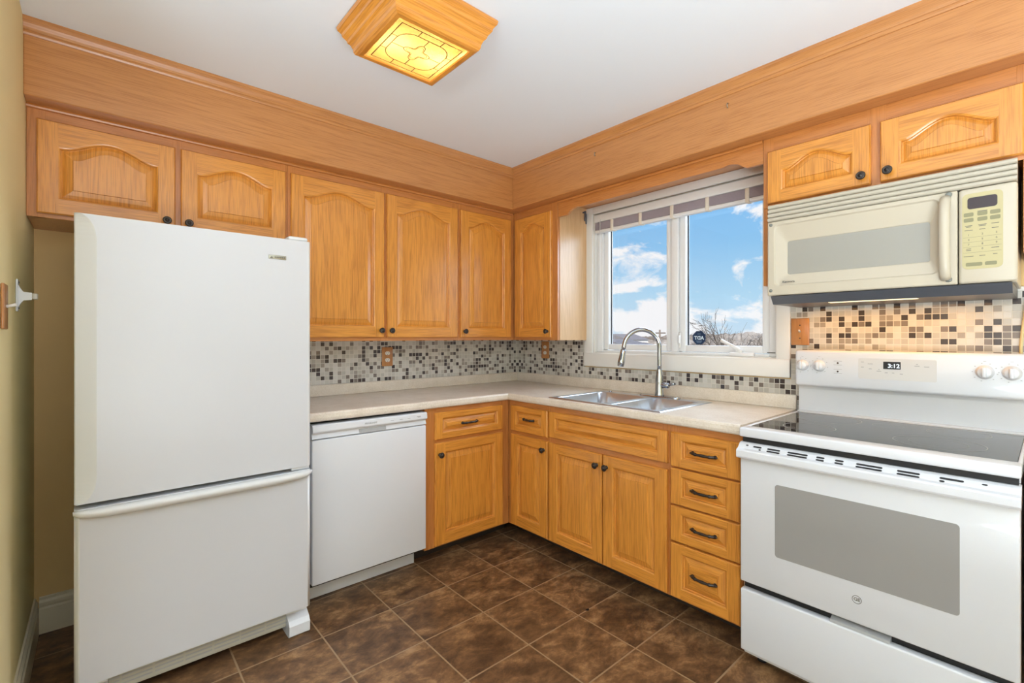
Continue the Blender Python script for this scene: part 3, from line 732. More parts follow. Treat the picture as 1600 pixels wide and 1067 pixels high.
# ------------------------------------------------------------------ faucet
fx, fy, fz = -.134, -1.395, RZ + .0005
fc_ = thing('kitchen_faucet', (fx, fy, fz), 'chrome gooseneck pull-down faucet standing behind the sink bowls', 'faucet')
b = bm_new()
for zz, g in ((0, 0),):
    prof = rr(fx - .028, fx + .028, fy - .128, fy + .128, .027, 6)
    A_ = [b.verts.new((x, y, fz)) for x, y in prof]; B_ = [b.verts.new((x, y, fz + .006)) for x, y in prof]
    prof2 = rr(fx - .025, fx + .025, fy - .125, fy + .125, .024, 6); D_ = [b.verts.new((x, y, fz + .009)) for x, y in prof2]
    for U, V_ in ((A_, B_), (B_, D_)):
        for k in range(len(U)): b.faces.new((U[k], U[(k + 1) % len(U)], V_[(k + 1) % len(U)], V_[k])).smooth = True
    b.faces.new(D_)
build('deck_plate', b, CHROME, fc_)
b = bm_new(); lathe(b, [(0, .009), (.027, .009), (.026, .014), (.0235, .03), (.023, .085), (.021, .12), (.0165, .145), (.0145, .16), (.0145, .162), (0, .162)], (fx, fy, fz), (0, 0, 1), 24); build('body', b, CHROME, fc_)
dirv = Vector((-.80, .60, 0)).normalized(); Rg = .105
pts = [(fx, fy, fz + .155 + .13 * t / 4) for t in range(5)]
zc0 = fz + .285
for k in range(1, 19):
    a_ = PI * k / 18 * .97
    p = Vector((fx, fy, zc0)) + dirv * (Rg - Rg * math.cos(a_)) + Vector((0, 0, Rg * math.sin(a_))); pts.append(tuple(p))
end = Vector(pts[-1]); dn = (Vector(pts[-1]) - Vector(pts[-2])).normalized()
pts.append(tuple(end + dn * .03))
b = bm_new(); tube(b, pts, .0125, 16); build('spout', b, CHROME, fc_)
b = bm_new(); e0 = end + dn * .02
tube(b, [tuple(e0 + dn * t) for t in (0, .004, .03, .07, .095, .098)], [.0135, .0155, .0165, .0195, .0185, .015], 18); hd = build('spray_head', b, CHROME, fc_)
b = bm_new(); side = Vector((-.8, -.2, 0)).normalized(); tube(b, [tuple(e0 + dn * t + side * .0165) for t in (.018, .03, .05, .062)], [.004, .006, .006, .004], 8); build('spray_button', b, DGREY, hd)
b = bm_new()
lathe(b, [(0, 0), (.015, 0), (.016, .01), (.0155, .045), (.012, .05), (0, .051)], (fx, fy - .012, fz + .070), (0, -1, 0), 16)
tube(b, [(fx, fy - .055, fz + .072), (fx - .006, fy - .075, fz + .078), (fx - .012, fy - .105, fz + .085)], [.008, .0065, .0075], 10)
build('lever', b, CHROME, fc_)

# ------------------------------------------------------------------ dishwasher
dw = thing('dishwasher', (-1.525, -.35, 0), 'white dishwasher built in under the counter beside the refrigerator', 'dishwasher')
b = bm_new(); box(b, -1.823, -1.2265, -.595, -.04, .10, .868); build('tub', b, BLACK, dw)
b = bm_new(); box(b, -1.8225, -1.2285, -.648, -.597, .128, .797, r=.006, seg=3); build('door', b, WHITE, dw)
b = bm_new()
prism(b, [(-.597, .8005), (-.643, .8005), (-.647, .804), (-.640, .822), (-.640, .826), (-.656, .832), (-.659, .838), (-.656, .862), (-.650, .868), (-.597, .868)], 'x', -1.8225, -1.2285)
pn = build('control_panel', b, WHITE, dw)
b = bm_new(); prism(b, [(-.6405, .804), (-.6475, .8045), (-.6475, .8065), (-.644, .821), (-.6405, .822)], 'x', -1.60, -1.46); build('grip_pocket', b, GREYIN, pn)
text('brand_lettering', 'FRIGIDAIRE', .0125, (-1.545, -.6585, .848), 'A', PRINT, pn, sx=1.0, bold=.0002)
b = bm_new()
for xx in (-1.44, -1.39, -1.345, -1.285): box(b, xx, xx + .016, -.6592, -.6575, .846, .8485); 
box(b, -1.29, -1.268, -.6592, -.6575, .850, .853)
build_each('button_print', b, PRINT, pn)
b = bm_new(); box(b, -1.823, -1.226, -.51, -.49, .002, .127, r=.002); tk = build('kick_plate', b, WHITE, dw)
b = bm_new()
for xx in (-1.795, -1.252, -1.60): lathe(b, [(0, 0), (.004, 0), (.004, .002), (0, .002)], (xx, -.51, .075), (0, -1, 0), 10)
build_each('screw', b, GREYIN, tk)

# ------------------------------------------------------------------ refrigerator
FX0, FX1, FY = -2.612, -1.868, -.775
fr = thing('refrigerator', ((FX0 + FX1) / 2, -.42, 0), 'white bottom-freezer refrigerator standing at the end of the counter', 'refrigerator')
b = bm_new(); box(b, FX0 + .004, FX1 - .004, -.70, -.06, .03, 1.672, r=.006); build('cabinet', b, FRIDGES, fr)
b = bm_new(); box(b, FX0 + .01, FX1 - .01, -.703, -.715, .10, 1.66); build('door_gasket', b, plain('grey_gasket', (.30, .31, .32), .7), fr)
# upper door with a carved grip down its left edge
def fdoor(z0, z1, grip):
    b = bm_new(); r = .012; rows = []
    nz = 36 if grip else 2
    zz = [z0 + (z1 - z0) * k / nz for k in range(nz + 1)]
    if grip: zz = sorted(set([z0, z1] + [z0 + .10 * (1 - math.cos(k * PI / 20)) for k in range(11)] + [z1 - .10 * (1 - math.cos(k * PI / 20)) for k in range(11)]))
    for z in zz:
        e = min(z - z0, z1 - z)
        g = (.006 + .046 * math.sqrt(max(0, 1 - (1 - min(1, e / .085)) ** 2))) if grip else .010
        dy = .024 * min(1, (g - .006) / .046) + .006 if grip else .010
        rows.append([(FX0, -.716, z), (FX0, FY + dy + .004, z), (FX0 + .004, FY + dy, z), (FX0 + g, FY + .002, z), (FX0 + g + .004, FY, z), (FX1 - .014, FY, z), (FX1 - .005, FY + .004, z), (FX1, FY + .014, z), (FX1, -.716, z)])
    vs = [[b.verts.new(p) for p in R] for R in rows]
    for A_, B_ in zip(vs, vs[1:]):
        for k in range(8):
            f_ = b.faces.new((A_[k], A_[k + 1], B_[k + 1], B_[k])); f_.smooth = k in (1, 5, 6); f_.material_index = 1 if k in (1, 2, 3, 5, 6) else 0
        b.faces.new((A_[8], A_[0], B_[0], B_[8]))
    b.faces.new(vs[0]); b.faces.new(vs[-1][::-1])
    return b
d_up = build('door', fdoor(.722, 1.683, True), [FRIDGEW, FRIDGES], fr)
d_lo = build('freezer_drawer', fdoor(.118, .706, False), [FRIDGEW, FRIDGES], fr)
# long bowed handle along the top of the freezer drawer
b = bm_new(); n = 40; rings = []
for k in range(n + 1):
    t = -1 + 2 * k / n; x = (FX0 + FX1) / 2 + t * (FX1 - FX0) / 2 * 1.005
    s_ = math.sqrt(max(.0, 1 - abs(t) ** 7)); dep = .012 + .026 * s_ * (1 - .25 * t * t); h = .014 + .024 * s_
    rings.append([b.verts.new((x, FY + .0005 - dep * sn, .703 - h * hh)) for sn, hh in ((0, -.0), (.55, -.02), (.92, .12), (1.0, .36), (.88, .62), (.5, .88), (0, 1.0))])
for A_, B_ in zip(rings, rings[1:]):
    for k in range(6): b.faces.new((A_[k], A_[k + 1], B_[k + 1], B_[k])).smooth = True
b.faces.new(rings[0]); b.faces.new(rings[-1][::-1])
build('handle', b, FRIDGES, d_lo)
b = bm_new(); box(b, FX1 - .075, FX1 - .004, FY + .012, -.70, .7075, .7205, r=.003); build('center_hinge', b, WHITE, fr)
b = bm_new(); box(b, FX1 - .085, FX1 - .006, FY + .02, -.66, 1.6845, 1.704, r=.009, seg=3); build('hinge_cover', b, FRIDGES, fr)
b = bm_new(); box(b, -2.035, -1.968, FY - .0035, FY - .0003, 1.595, 1.611, r=.0015); bd = build('badge', b, BADGE, d_up)
b = bm_new(); prism(b, [(-2.032, 1.597), (-2.018, 1.597), (-2.023, 1.606)], 'y', FY - .0045, FY - .0036); 
for i in range(6): box(b, -2.012 + i * .0068, -2.0075 + i * .0068, FY - .0045, FY - .0036, 1.600, 1.6055)
build('emblem', b, KEYT, bd)
# base grille and feet
b = bm_new(); box(b, FX0 + .01, FX1 - .085, -.722, -.70, .035, .104, r=.003); gr = build('base_grille', b, plain('grille_beige', (.52, .50, .42), .5), fr)
b = bm_new()
for z_ in (.052, .066, .080, .092): 
    for k in range(7): box(b, FX0 + .03 + k * .092, FX0 + .115 + k * .092, -.7228, -.7215, z_, z_ + .005)
build('louver_slot', b, GREYIN, gr)
for xa, xb in ((FX1 - .085, FX1 - .002), (FX0 + .002, FX0 + .085)):
    b = bm_new(); prism(b, [(-.62, .001), (-.757, .001), (-.768, .010), (-.768, .050), (-.755, .068), (-.725, .085), (-.715, .114), (-.62, .114)], 'x', xa, xb); build('foot_cover', b, WHITE, fr)

# ------------------------------------------------------------------ range
RY0, RY1 = -2.0955, -2.8525
rg = thing('electric_range', (-.35, (RY0 + RY1) / 2, 0), 'white freestanding electric range with black glass cooktop under the microwave', 'range')
b = bm_new(); box(b, -.655, -.03, RY0 - .003, RY1 + .003, .035, .868, r=.002, seg=1); build('body', b, WHITE, rg)
for px, py in ((-.60, RY0 - .05), (-.60, RY1 + .05), (-.1, RY0 - .05), (-.1, RY1 + .05)):
    b = bm_new(); lathe(b, [(0, 0), (.018, 0), (.018, .008), (.008, .012), (.008, .036), (0, .036)], (px, py, .0005), (0, 0, 1), 12); build('leg', b, BLACK, rg)
b = bm_new()    # white cooktop frame
box(b, -.695, -.628, RY0, RY1, .889, .9235, r=.006, seg=3); box(b, -.628, -.082, RY0, RY0 - .017, .889, .9235, r=.004); box(b, -.628, -.082, RY1 + .010, RY1, .889, .9235, r=.004)
box(b, -.095, -.06, RY0 - .017, RY1 + .010, .889, .9235, r=.003); box(b, -.65, -.03, RY0 - .003, RY1 + .003, .8685, .9, r=.001, seg=1)
fm = build('cooktop_frame', b, WHITE, rg)
b = bm_new(); box(b, -.628, -.095, RY0 - .0172, RY1 + .0102, .902, .9225); cg = build('cooktop_glass', b, COOK, rg)
def ringm(cx, cy, r, wd=.0012):
    b = bm_new(); n = 64
    for k in range(n):
        a0, a1 = 2 * PI * k / n, 2 * PI * (k + 1) / n
        wface(b, [(cx + (r - wd) * math.cos(a0), cy + (r - wd) * math.sin(a0), .9229), (cx + (r + wd) * math.cos(a0), cy + (r + wd) * math.sin(a0), .9229), (cx + (r + wd) * math.cos(a1), cy + (r + wd) * math.sin(a1), .9229), (cx + (r - wd) * math.cos(a1), cy + (r - wd) * math.sin(a1), .9229)])
    build('burner_ring', b, RING, cg)
ringm(-.485, -2.275, .088); ringm(-.225, -2.275, .112); ringm(-.475, -2.655, .118); ringm(-.475, -2.655, .075, .0006); ringm(-.215, -2.68, .088); ringm(-.225, -2.475, .05, .0006)
# black shadow gap strip
b = bm_new(); box(b, -.672, -.650, RY0 - .006, RY1 + .006, .866, .8885); build('vent_gap', b, BLACK, rg)
# oven door
b = bm_new(); box(b, -.688, -.657, RY0 - .002, RY1 + .002, .328, .818, r=.005, seg=3); od = build('oven_door', b, WHITE, rg)
b = bm_new(); prism(b, [(-.657, .815), (-.706, .8085), (-.717, .812), (-.720, .818), (-.720, .838), (-.716, .843), (-.704, .8475), (-.690, .862), (-.680, .867), (-.657, .867)], 'y', RY0 - .0, RY1 + .0)
hb = build('handle', b, WHITE, od)
b = bm_new()
slots = [(-2.150, -2.180), (-2.200, -2.245), (-2.270, -2.335), (-2.362, -2.387), (-2.418, -2.443), (-2.478, -2.548), (-2.585, -2.640), (-2.685, -2.738)]
def slot(bm, ya, yb, x0, z0, x1, z1):
    e = .0012; yy = [ya, ya - .003, yb + .003, yb]
    dx, dz = x1 - x0, z1 - z0
    pts = [(x0 + dx * .25, ya, z0 + dz * .25), (x0, ya - .003, z0), (x0, yb + .003, z0), (x0 + dx * .25, yb, z0 + dz * .25), (x0 + dx * .75, yb, z0 + dz * .75), (x1, yb + .003, z1), (x1, ya - .003, z1), (x0 + dx * .75, ya, z0 + dz * .75)]
    nrm = Vector((dz, 0, -dx)).normalized() * -e
    if nrm.x > 0: nrm = -nrm
    wface(bm, [tuple(Vector(p) + nrm) for p in pts])
for i, (ya, yb) in enumerate(slots):
    slot(b, ya, yb, -.6925, .8592, -.6972, .8542)
    if i == 0: yb2, ya2 = yb, yb + .008
    elif i == len(slots) - 1: ya2, yb2 = ya, ya - .012
    else: ya2, yb2 = ya, yb
    slot(b, ya2, yb2, -.6995, .8515, -.7040, .8470)
slot(b, -2.122, -2.132, -.692, .8595, -.696, .856); slot(b, -2.775, -2.787, -.692, .8595, -.696, .856)
build_each('vent_slot', b, BLACK, od)
# oven window
b = bm_new()
prof = rr(-2.7285, -2.2245, .462, .729, .010, 4)
prism(b, prof, 'x', -.6884, -.6889); build('oven_window', b, OVENG, od)
b = bm_new(); R_ = .0135; cy_, cz_ = -2.478, .408
lathe(b, [(R_ - .0016, .0002), (R_, .0002), (R_, .0008), (R_ - .0016, .0008), (R_ - .0016, .0002)], (-.688, cy_, cz_), (-1, 0, 0), 32)
lg = build('logo_ring', b, KEYT, od)
text('logo_letters', 'GE', .0145, (-.6884, cy_, cz_), 'B', KEYT, lg, bold=.0003)
# storage drawer
b = bm_new(); box(b, -.690, -.657, RY0 - .003, RY1 + .003, .062, .300, r=.006, seg=3); sd = build('storage_drawer', b, WHITE, rg)
b = bm_new(); box(b, -.657, -.650, RY0 - .006, RY1 + .006, .295, .33); build('drawer_gap', b, BLACK, rg)
b = bm_new(); prism(b, [(-.658, .3005), (-.686, .3005), (-.684, .309), (-.660, .316)], 'y', -2.40, -2.565); build('drawer_grip', b, GREYIN, sd)
# backguard
b = bm_new(); prism(b, [(-.03, .9), (-.056, .9), (-.056, 1.03), (-.058, 1.045), (-.03, 1.045)], 'y', RY0 - .006, RY1 + .006); box(b, -.056, -.09, RY0 - .008, RY1 + .008, .9236, .929, r=.002); build('backguard_riser', b, WHITE, rg)
b = bm_new(); box(b, -.090, -.022, RY0 + .0, RY1 - .0, 1.046, 1.2135, r=.012, seg=4); bg_ = build('backguard', b, WHITE, rg)
b = bm_new(); prism(b, rr(-2.606, -2.347, 1.095, 1.183, .006, 3), 'x', -.0902, -.0912); cpn = build('control_panel', b, plain('panel_warm_white', (.68, .67, .655), .35), bg_)
b = bm_new(); box(b, -.0914, -.0922, -2.435, -2.493, 1.140, 1.171); dsp = build('clock_display', b, BLACK, cpn)
text('clock_digits', '3:12', .0235, (-.0925, -2.470, 1.153), 'B', CLOCKM, dsp, bold=.0004)
b = bm_new()
for (yy, zz, ww) in ((-2.362, 1.165, .010), (-2.362, 1.143, .010), (-2.390, 1.158, .018), (-2.390, 1.137, .010), (-2.42, 1.128, .016), (-2.445, 1.123, .010), (-2.468, 1.123, .008), (-2.495, 1.120, .010), (-2.545, 1.155, .016), (-2.575, 1.153, .016), (-2.545, 1.162, .006), (-2.42, 1.135, .006)):
    box(b, -.0913, -.0917, yy - ww / 2, yy + ww / 2, zz, zz + .003)
build_each('button_print', b, PRINT, cpn)
def rknob(y, z):
    b = bm_new()
    lathe(b, [(0, 0), (.026, 0), (.0255, .004), (.0215, .007), (.020, .018), (.018, .0205), (0, .0205)], (-.0905, y, z), (-1, 0, 0), 28)
    kb = build('knob', b, WHITE, bg_)
    b = bm_new(); box(b, -.1107, -.124, y - .006, y + .006, z - .018, z + .019, r=.003); build('knob_grip', b, WHITE, kb)
    b = bm_new()
    for k in range(9):
        a_ = PI * (.15 + k * .2) ; r_ = .034
        box(b, -.0903, -.0909, y + r_ * math.sin(a_ * 1.05 - 2.9) - .002, y + r_ * math.sin(a_ * 1.05 - 2.9) + .002, z + r_ * math.cos(a_ * 1.05 - 2.9) - .0012, z + r_ * math.cos(a_ * 1.05 - 2.9) + .0012)
    box(b, -.0903, -.0909, y - .004, y + .004, z + .040, z + .0415)
    build('dial_print', b, PRINT, bg_)
for y in (-2.128, -2.197, -2.741, -2.812): rknob(y, 1.143)
b = bm_new()
for z in (1.158, 1.120): lathe(b, [(0, 0), (.0038, 0), (.0038, .001), (0, .0014)], (-.0902, -2.270, z), (-1, 0, 0), 12)
build_each('indicator_light', b, plain('dark_indicator', (.03, .012, .01), .3), bg_)
b = bm_new()
for z in (1.166, 1.149, 1.129, 1.111): box(b, -.0903, -.0908, -2.254, -2.286, z, z + .0015)
build('indicator_print', b, PRINT, bg_)

# ------------------------------------------------------------------ microwave
MY0, MY1, MX = -2.0835, -2.8355, -.372
mw = thing('microwave', (-.2, (MY0 + MY1) / 2, 1.42), 'cream over-the-range microwave hung under the short cabinet', 'microwave')
b = bm_new(); box(b, -.348, -.012, MY0 - .003, MY1 + .003, 1.452, 1.852, r=.002, seg=1); build('case', b, BISQUE, mw)
b = bm_new(); prism(b, [(-.012, 1.416), (-.355, 1.416), (-.383, 1.450), (-.012, 1.450)], 'y', MY0 - .012, MY1 + .012); hd = build('vent_hood_base', b, DGREY, mw)
b = bm_new(); box(b, -.300, -.335, -2.30, -2.58, 1.4148, 1.4158); build('task_light_lens', b, TASKM, hd)
# grille of four rolled louvres
b = bm_new()
for k in range(4):
    z1_ = 1.846 - k * .0185; p = []
    for q in range(9):
        a_ = -PI / 2 + PI * q / 8
        p.append((MX - .004 * (3 - k) * -.35 - .012 * math.cos(a_) - .004, z1_ - .009 + .0088 * math.sin(a_)))
    p += [(-.350, z1_ - .0002), (-.350, z1_ - .0178)]
    prism(b, p, 'y', MY0 - .001, MY1 + .001, smooth=False)
build('vent_grille', b, BISQUE_D, mw)
# door with a dished surround
DY0, DY1 = MY0, -2.694; ZB, ZT = 1.453, 1.7705
b = bm_new()
def loop(y0, y1, z0, z1, x, r): return [b.verts.new((x, py, pz)) for py, pz in rr(y1, y0, z0, z1, r, 5)]
L0 = loop(DY0, DY1, ZB, ZT, -.350, .004); L1 = loop(DY0, DY1, ZB, ZT, MX - .010, .004); L2 = loop(DY0 - .004, DY1 + .004, ZB + .004, ZT - .004, MX - .014, .004)
L3 = loop(DY0 - .026, DY1 + .045, 1.492, ZT - .016, MX - .014, .022); L4 = loop(DY0 - .031, DY1 + .05, 1.497, ZT - .021, MX - .009, .020); L5 = loop(-2.157, -2.6235, 1.5375, 1.682, MX + .000, .010); L6 = loop(-2.159, -2.6215, 1.5395, 1.680, MX + .002, .009)
for A_, B_ in ((L0, L1), (L1, L2), (L2, L3), (L3, L4), (L4, L5), (L5, L6)):
    for k in range(len(A_)): b.faces.new((A_[k], A_[(k + 1) % len(A_)], B_[(k + 1) % len(A_)], B_[k])).smooth = False
b.faces.new(L6).material_index = 1
md = build('door', b, [BISQUE, MWG], mw)
b = bm_new()
pts = []
for k in range(21):
    t = -1 + k / 10; pts.append((MX - .016 - .030 * (1 - t ** 4), -2.664, 1.612 + t * .138))
b2 = bm_new(); tube(b2, pts, .013, 14)
for v in b2.verts: v.co.y = -2.664 + (v.co.y + 2.664) * 1.15
merge(b, b2, 0); b2.free()
build('handle', b, BISQUE, md)
b = bm_new()
for y, z, r_ in ((-2.098, 1.757, .0065), (-2.098, 1.474, .0065), (-2.672, 1.7605, .0095), (-2.672, 1.471, .0095)): lathe(b, [(0, 0), (r_, 0), (r_, .0015), (r_ * .6, .0035), (0, .004)], (MX - .0142, y, z), (-1, 0, 0), 16)
build_each('screw_cap', b, plain('grey_green_cap', (.20, .21, .19), .3), md)
text('brand_lettering', 'Kenmore', .0125, (MX - .0143, -2.168, 1.508), 'B', KEYT, md, bold=.0003)
# control side
b = bm_new(); box(b, -.350, MX - .014, -2.6965, MY1, ZB, ZT, r=.010, seg=4); cs = build('control_panel', b, BISQUE, mw)
b = bm_new(); prism(b, rr(-2.803, -2.706, 1.500, 1.752, .015, 5), 'x', MX - .0141, MX - .0148); kp = build('keypad', b, KEYP, cs)
b = bm_new(); prism(b, rr(-2.790, -2.719, 1.700, 1.738, .008, 4), 'x', MX - .0149, MX - .0155); build('display', b, DISP, kp)
b = bm_new()
for r_, z in ((0, 1.682), (1, 1.664)):
    for y in (-2.722, -2.755, -2.785): prism(b, rr(y - .012, y + .012, z - .0065, z + .0065, .003, 2), 'x', MX - .0149, MX - .0154)
for y, wd in ((-2.735, .020), (-2.775, .014)): prism(b, rr(y - wd, y + wd, 1.510, 1.522, .003, 2), 'x', MX - .0149, MX - .0154)
build_each('button', b, KEYB, kp)
for i, ch in enumerate(('123', '456', '789')):
    for j in range(3): text('digit', ch[j], .009, (MX - .0151, -2.722 - j * .033, 1.614 - i * .016), 'B', KEYT, kp)
text('digit', '0', .009, (MX - .0151, -2.755, 1.566), 'B', KEYT, kp)
b = bm_new()
for y, z, wd in ((-2.722, 1.645, .009), (-2.722, 1.641, .006), (-2.755, 1.645, .010), (-2.755, 1.641, .008), (-2.785, 1.645, .009), (-2.722, 1.630, .010), (-2.755, 1.630, .007), (-2.785, 1.630, .008), (-2.722, 1.568, .006), (-2.722, 1.563, .006), (-2.785, 1.566, .009), (-2.722, 1.543, .012), (-2.755, 1.543, .007), (-2.785, 1.545, .005), (-2.755, 1.690, .012)):
    box(b, MX - .0149, MX - .0152, y - wd, y + wd, z - .001, z + .001)
for z in (1.606, 1.590, 1.574, 1.555): box(b, MX - .0149, MX - .0151, -2.709, -2.799, z - .0003, z + .0003)
build_each('key_print', b, KEYT, kp)
light('microwave_task_light', 'AREA', (-.13, -2.44, 1.408), 1.25, (1, .42, .03), shape='RECTANGLE', size=.10, size_y=.62)

# ------------------------------------------------------------------ outlets, switches, small wall items
def plate(W, name, a, z, label, kind, group=None, w=.076, h=.124, off=.0085):
    t = thing(name, W.P(a, off, z), label, 'outlet' if kind == 'o' else 'switch', group)
    b = bm_new(); W.box(b, a - w / 2, a + w / 2, off, off + .007, z - h / 2, z + h / 2, r=.004, seg=2); pl = build('cover_plate', b, PLATE, t)
    if kind == 'o':
        for dz in (-.022, .022):
            b = bm_new()
            pr = [(a + .0165 * math.cos(q) , z + dz + .014 * max(-.85, min(.85, math.sin(q))) ) for q in [i * PI / 10 for i in range(20)]]
            if W.k == 'A': prism(b, pr, 'y', -off - .0072, -off - .0085)
            else: prism(b, pr, 'x', -off - .0072, -off - .0085)
            rc = build('receptacle', b, OUTW, t)
            b = bm_new()
            for da in (-.006, .006): W.box(b, a + da - .001, a + da + .001, off + .0086, off + .0089, z + dz - .001, z + dz + .007)
            W.box(b, a - .002, a + .002, off + .0086, off + .0089, z + dz - .009, z + dz - .005)
            build_each('contact_slot', b, BLACK, rc)
    else:
        b = bm_new(); p0 = Vector(W.P(a, off + .0072, z)); nn = Vector(W.n); up = Vector((0, 0, 1))
        tube(b, [tuple(p0), tuple(p0 + nn * .009 + up * .005), tuple(p0 + nn * .013 + up * .008)], [.0052, .0045, .004], 8); build('toggle', b, OUTW, t)
        b = bm_new(); W.box(b, a - .003, a + .003, off + .0071, off + .0076, z - .034, z - .029); W.box(b, a - .003, a + .003, off + .0071, off + .0076, z + .029, z + .034); build_each('screw', b, BRONZE, t)
    return t
plate(WA, 'power_outlet', -1.145, 1.146, 'double power outlet in oak plate on mosaic beside the refrigerator end', 'o')
plate(WB, 'power_outlet', -.334, 1.176, 'double power outlet in oak plate on mosaic under the corner cabinet', 'o', w=.080, h=.130)
plate(WB, 'light_switch', -2.093, 1.300, 'toggle light switch in oak plate between the window and the microwave', 's', w=.080, h=.130)
# the switch on the left wall
ls = thing('light_switch', (XL, -.902, 1.362), 'toggle light switch in oak plate on the pale yellow wall', 'switch')
b = bm_new(); box(b, XL + .0005, XL + .008, -.862, -.942, 1.297, 1.427, r=.003); build('cover_plate', b, PLATE, ls)
b = bm_new(); tube(b, [(XL + .008, -.902, 1.362), (XL + .020, -.902, 1.366), (XL + .028, -.902, 1.369)], [.005, .0045, .005], 8); build('toggle', b, OUTW, ls)
# white bracket on the left wall
hk = thing('wall_hook', (XL, -.56, 1.41), 'white plastic wall hook on the yellow wall beside the refrigerator', 'hook')
b = bm_new(); box(b, XL + .0005, XL + .006, -.585, -.615, 1.36, 1.468, r=.003, seg=3); bp_ = build('mount_plate', b, WHITE, hk)
b = bm_new()
for k in range(10):
    pass
prof = [(XL + .005, 1.372), (XL + .012, 1.388), (XL + .018, 1.397), (XL + .038, 1.400), (XL + .038, 1.424), (XL + .018, 1.426), (XL + .012, 1.436), (XL + .005, 1.452)]
prism(b, prof, 'y', -.592, -.608); build('arm', b, WHITE, hk)
b = bm_new(); box(b, XL + .038, XL + .052, -.590, -.610, 1.402, 1.422, r=.003); build('tip', b, plain('clear_grey_plastic', (.55, .50, .42), .3), hk)
b = bm_new()
for z in (1.371, 1.457): lathe(b, [(0, 0), (.0035, 0), (.0035, .002), (0, .003)], (XL + .006, -.60, z), (1, 0, 0), 10)
build_each('screw', b, DGREY, hk)
# nails in the soffit
for y, lab in ((-1.138, 'tiny bent nail in the oak soffit above the window left half'), (-1.916, 'tiny bent nail in the oak soffit above the window right end')):
    b = bm_new(); tube(b, [(-SD_ - .0005, y, 2.347), (-SD_ - .008, y, 2.347), (-SD_ - .012, y, 2.340), (-SD_ - .010, y, 2.330), (-SD_ - .004, y, 2.326)], .0022, 8)
    tag(build('soffit_nail', b, BADGE), lab, 'nail', 'nails in the soffit')
# power cord at the right of the mosaic
b = bm_new(); tube(b, [(-.016, -2.852, 1.448), (-.020, -2.846, 1.40), (-.020, -2.842, 1.35), (-.018, -2.836, 1.30), (-.016, -2.832, 1.24), (-.0145, -2.832, 1.19), (-.0145, -2.836, 1.12)], .005, 10)
build('power_cord', b, CORDM, rg)

# ------------------------------------------------------------------ ceiling lamp
LX, LY = -1.668, -1.327
cl_ = thing('ceiling_light', (LX, LY, HC), 'square oak framed ceiling light with lit amber leaded glass panel', 'ceiling light')
b = bm_new()
prof = [(.190, HC - .0005), (.214, HC - .002), (.217, HC - .008), (.214, HC - .020), (.209, HC - .026), (.203, HC - .034), (.201, HC - .044), (.189, HC - .060), (.186, HC - .070), (.178, HC - .078), (.172, HC - .092), (.170, HC - .104), (.166, HC - .113), (.158, HC - .117), (.142, HC - .117), (.140, HC - .112), (.140, HC - .100), (.168, HC - .05), (.185, HC - .0005)]
rings = [[b.verts.new((LX + sx * r_, LY + sy * r_, z)) for sx, sy in ((-1, -1), (1, -1), (1, 1), (-1, 1))] for r_, z in prof]
for A_, B_ in zip(rings, rings[1:]):
    for k in range(4): b.faces.new((A_[k], A_[(k + 1) % 4], B_[(k + 1) % 4], B_[k])).material_index = k % 2
build('frame', b, [OAKX, OAKY], cl_)
GZ = HC - .113
b = bm_new(); box(b, LX - .141, LX + .141, LY - .141, LY + .141, GZ, GZ + .004); gp = build('glass_panel', b, LAMPG, cl_)
b = bm_new(); box(b, LX - .150, LX + .150, LY - .150, LY + .150, GZ + .098, GZ + .104); build('back_baffle', b, plain('lamp_baffle', (.05, .04, .03), .8), cl_)  # added dark sheet above the bulbs, keeps the lamp interior from glaring
CAME = plain('dark_came', (.10, .06, .02), .4, metal=.6)
b = bm_new(); zt = GZ - .0014
def ln(pts, closed=False, r=.0018):
    P_ = [(LX + x, LY + y, zt) for x, y in pts]
    if closed: P_ = P_ + [P_[0]]
    for p, q in zip(P_, P_[1:]):
        d_ = (Vector(q) - Vector(p)); 
        if d_.length < 1e-5: continue
        n_ = Vector((-d_.y, d_.x, 0)).normalized() * r
        wface(b, [tuple(Vector(p) + n_), tuple(Vector(p) - n_), tuple(Vector(q) - n_), tuple(Vector(q) + n_)])
ln([(-.122, -.122), (.122, -.122), (.122, .122), (-.122, .122)], True)
ln(rr(-.100, .100, -.092, .092, .055, 6), True)
star = []
for k in range(48):
    a_ = 2 * PI * k / 48; r_ = .026 + .026 * abs(math.cos(2 * a_)) ** 2.2
    star.append((r_ * math.cos(a_), r_ * math.sin(a_)))
ln(star, True); ln([(x * .8, y * .8) for x, y in star], True, .0010)
for s_ in (-1, 1):
    ln([(s_ * .052, 0), (s_ * .10, 0)]); ln([(0, s_ * .052), (0, s_ * .092)])
    for o_ in (-.045, .045): ln([(o_, s_ * .092), (o_, s_ * .122)]); ln([(s_ * .10, o_), (s_ * .122, o_)])
build('leading', b, CAME, gp)
for sx, sy in ((-.085, 0), (.085, 0)):
    l_ = light('ceiling_bulb', 'POINT', (LX + sx, LY + sy, GZ + .075), 9, (1, .85, .58), shadow_soft_size=.016)

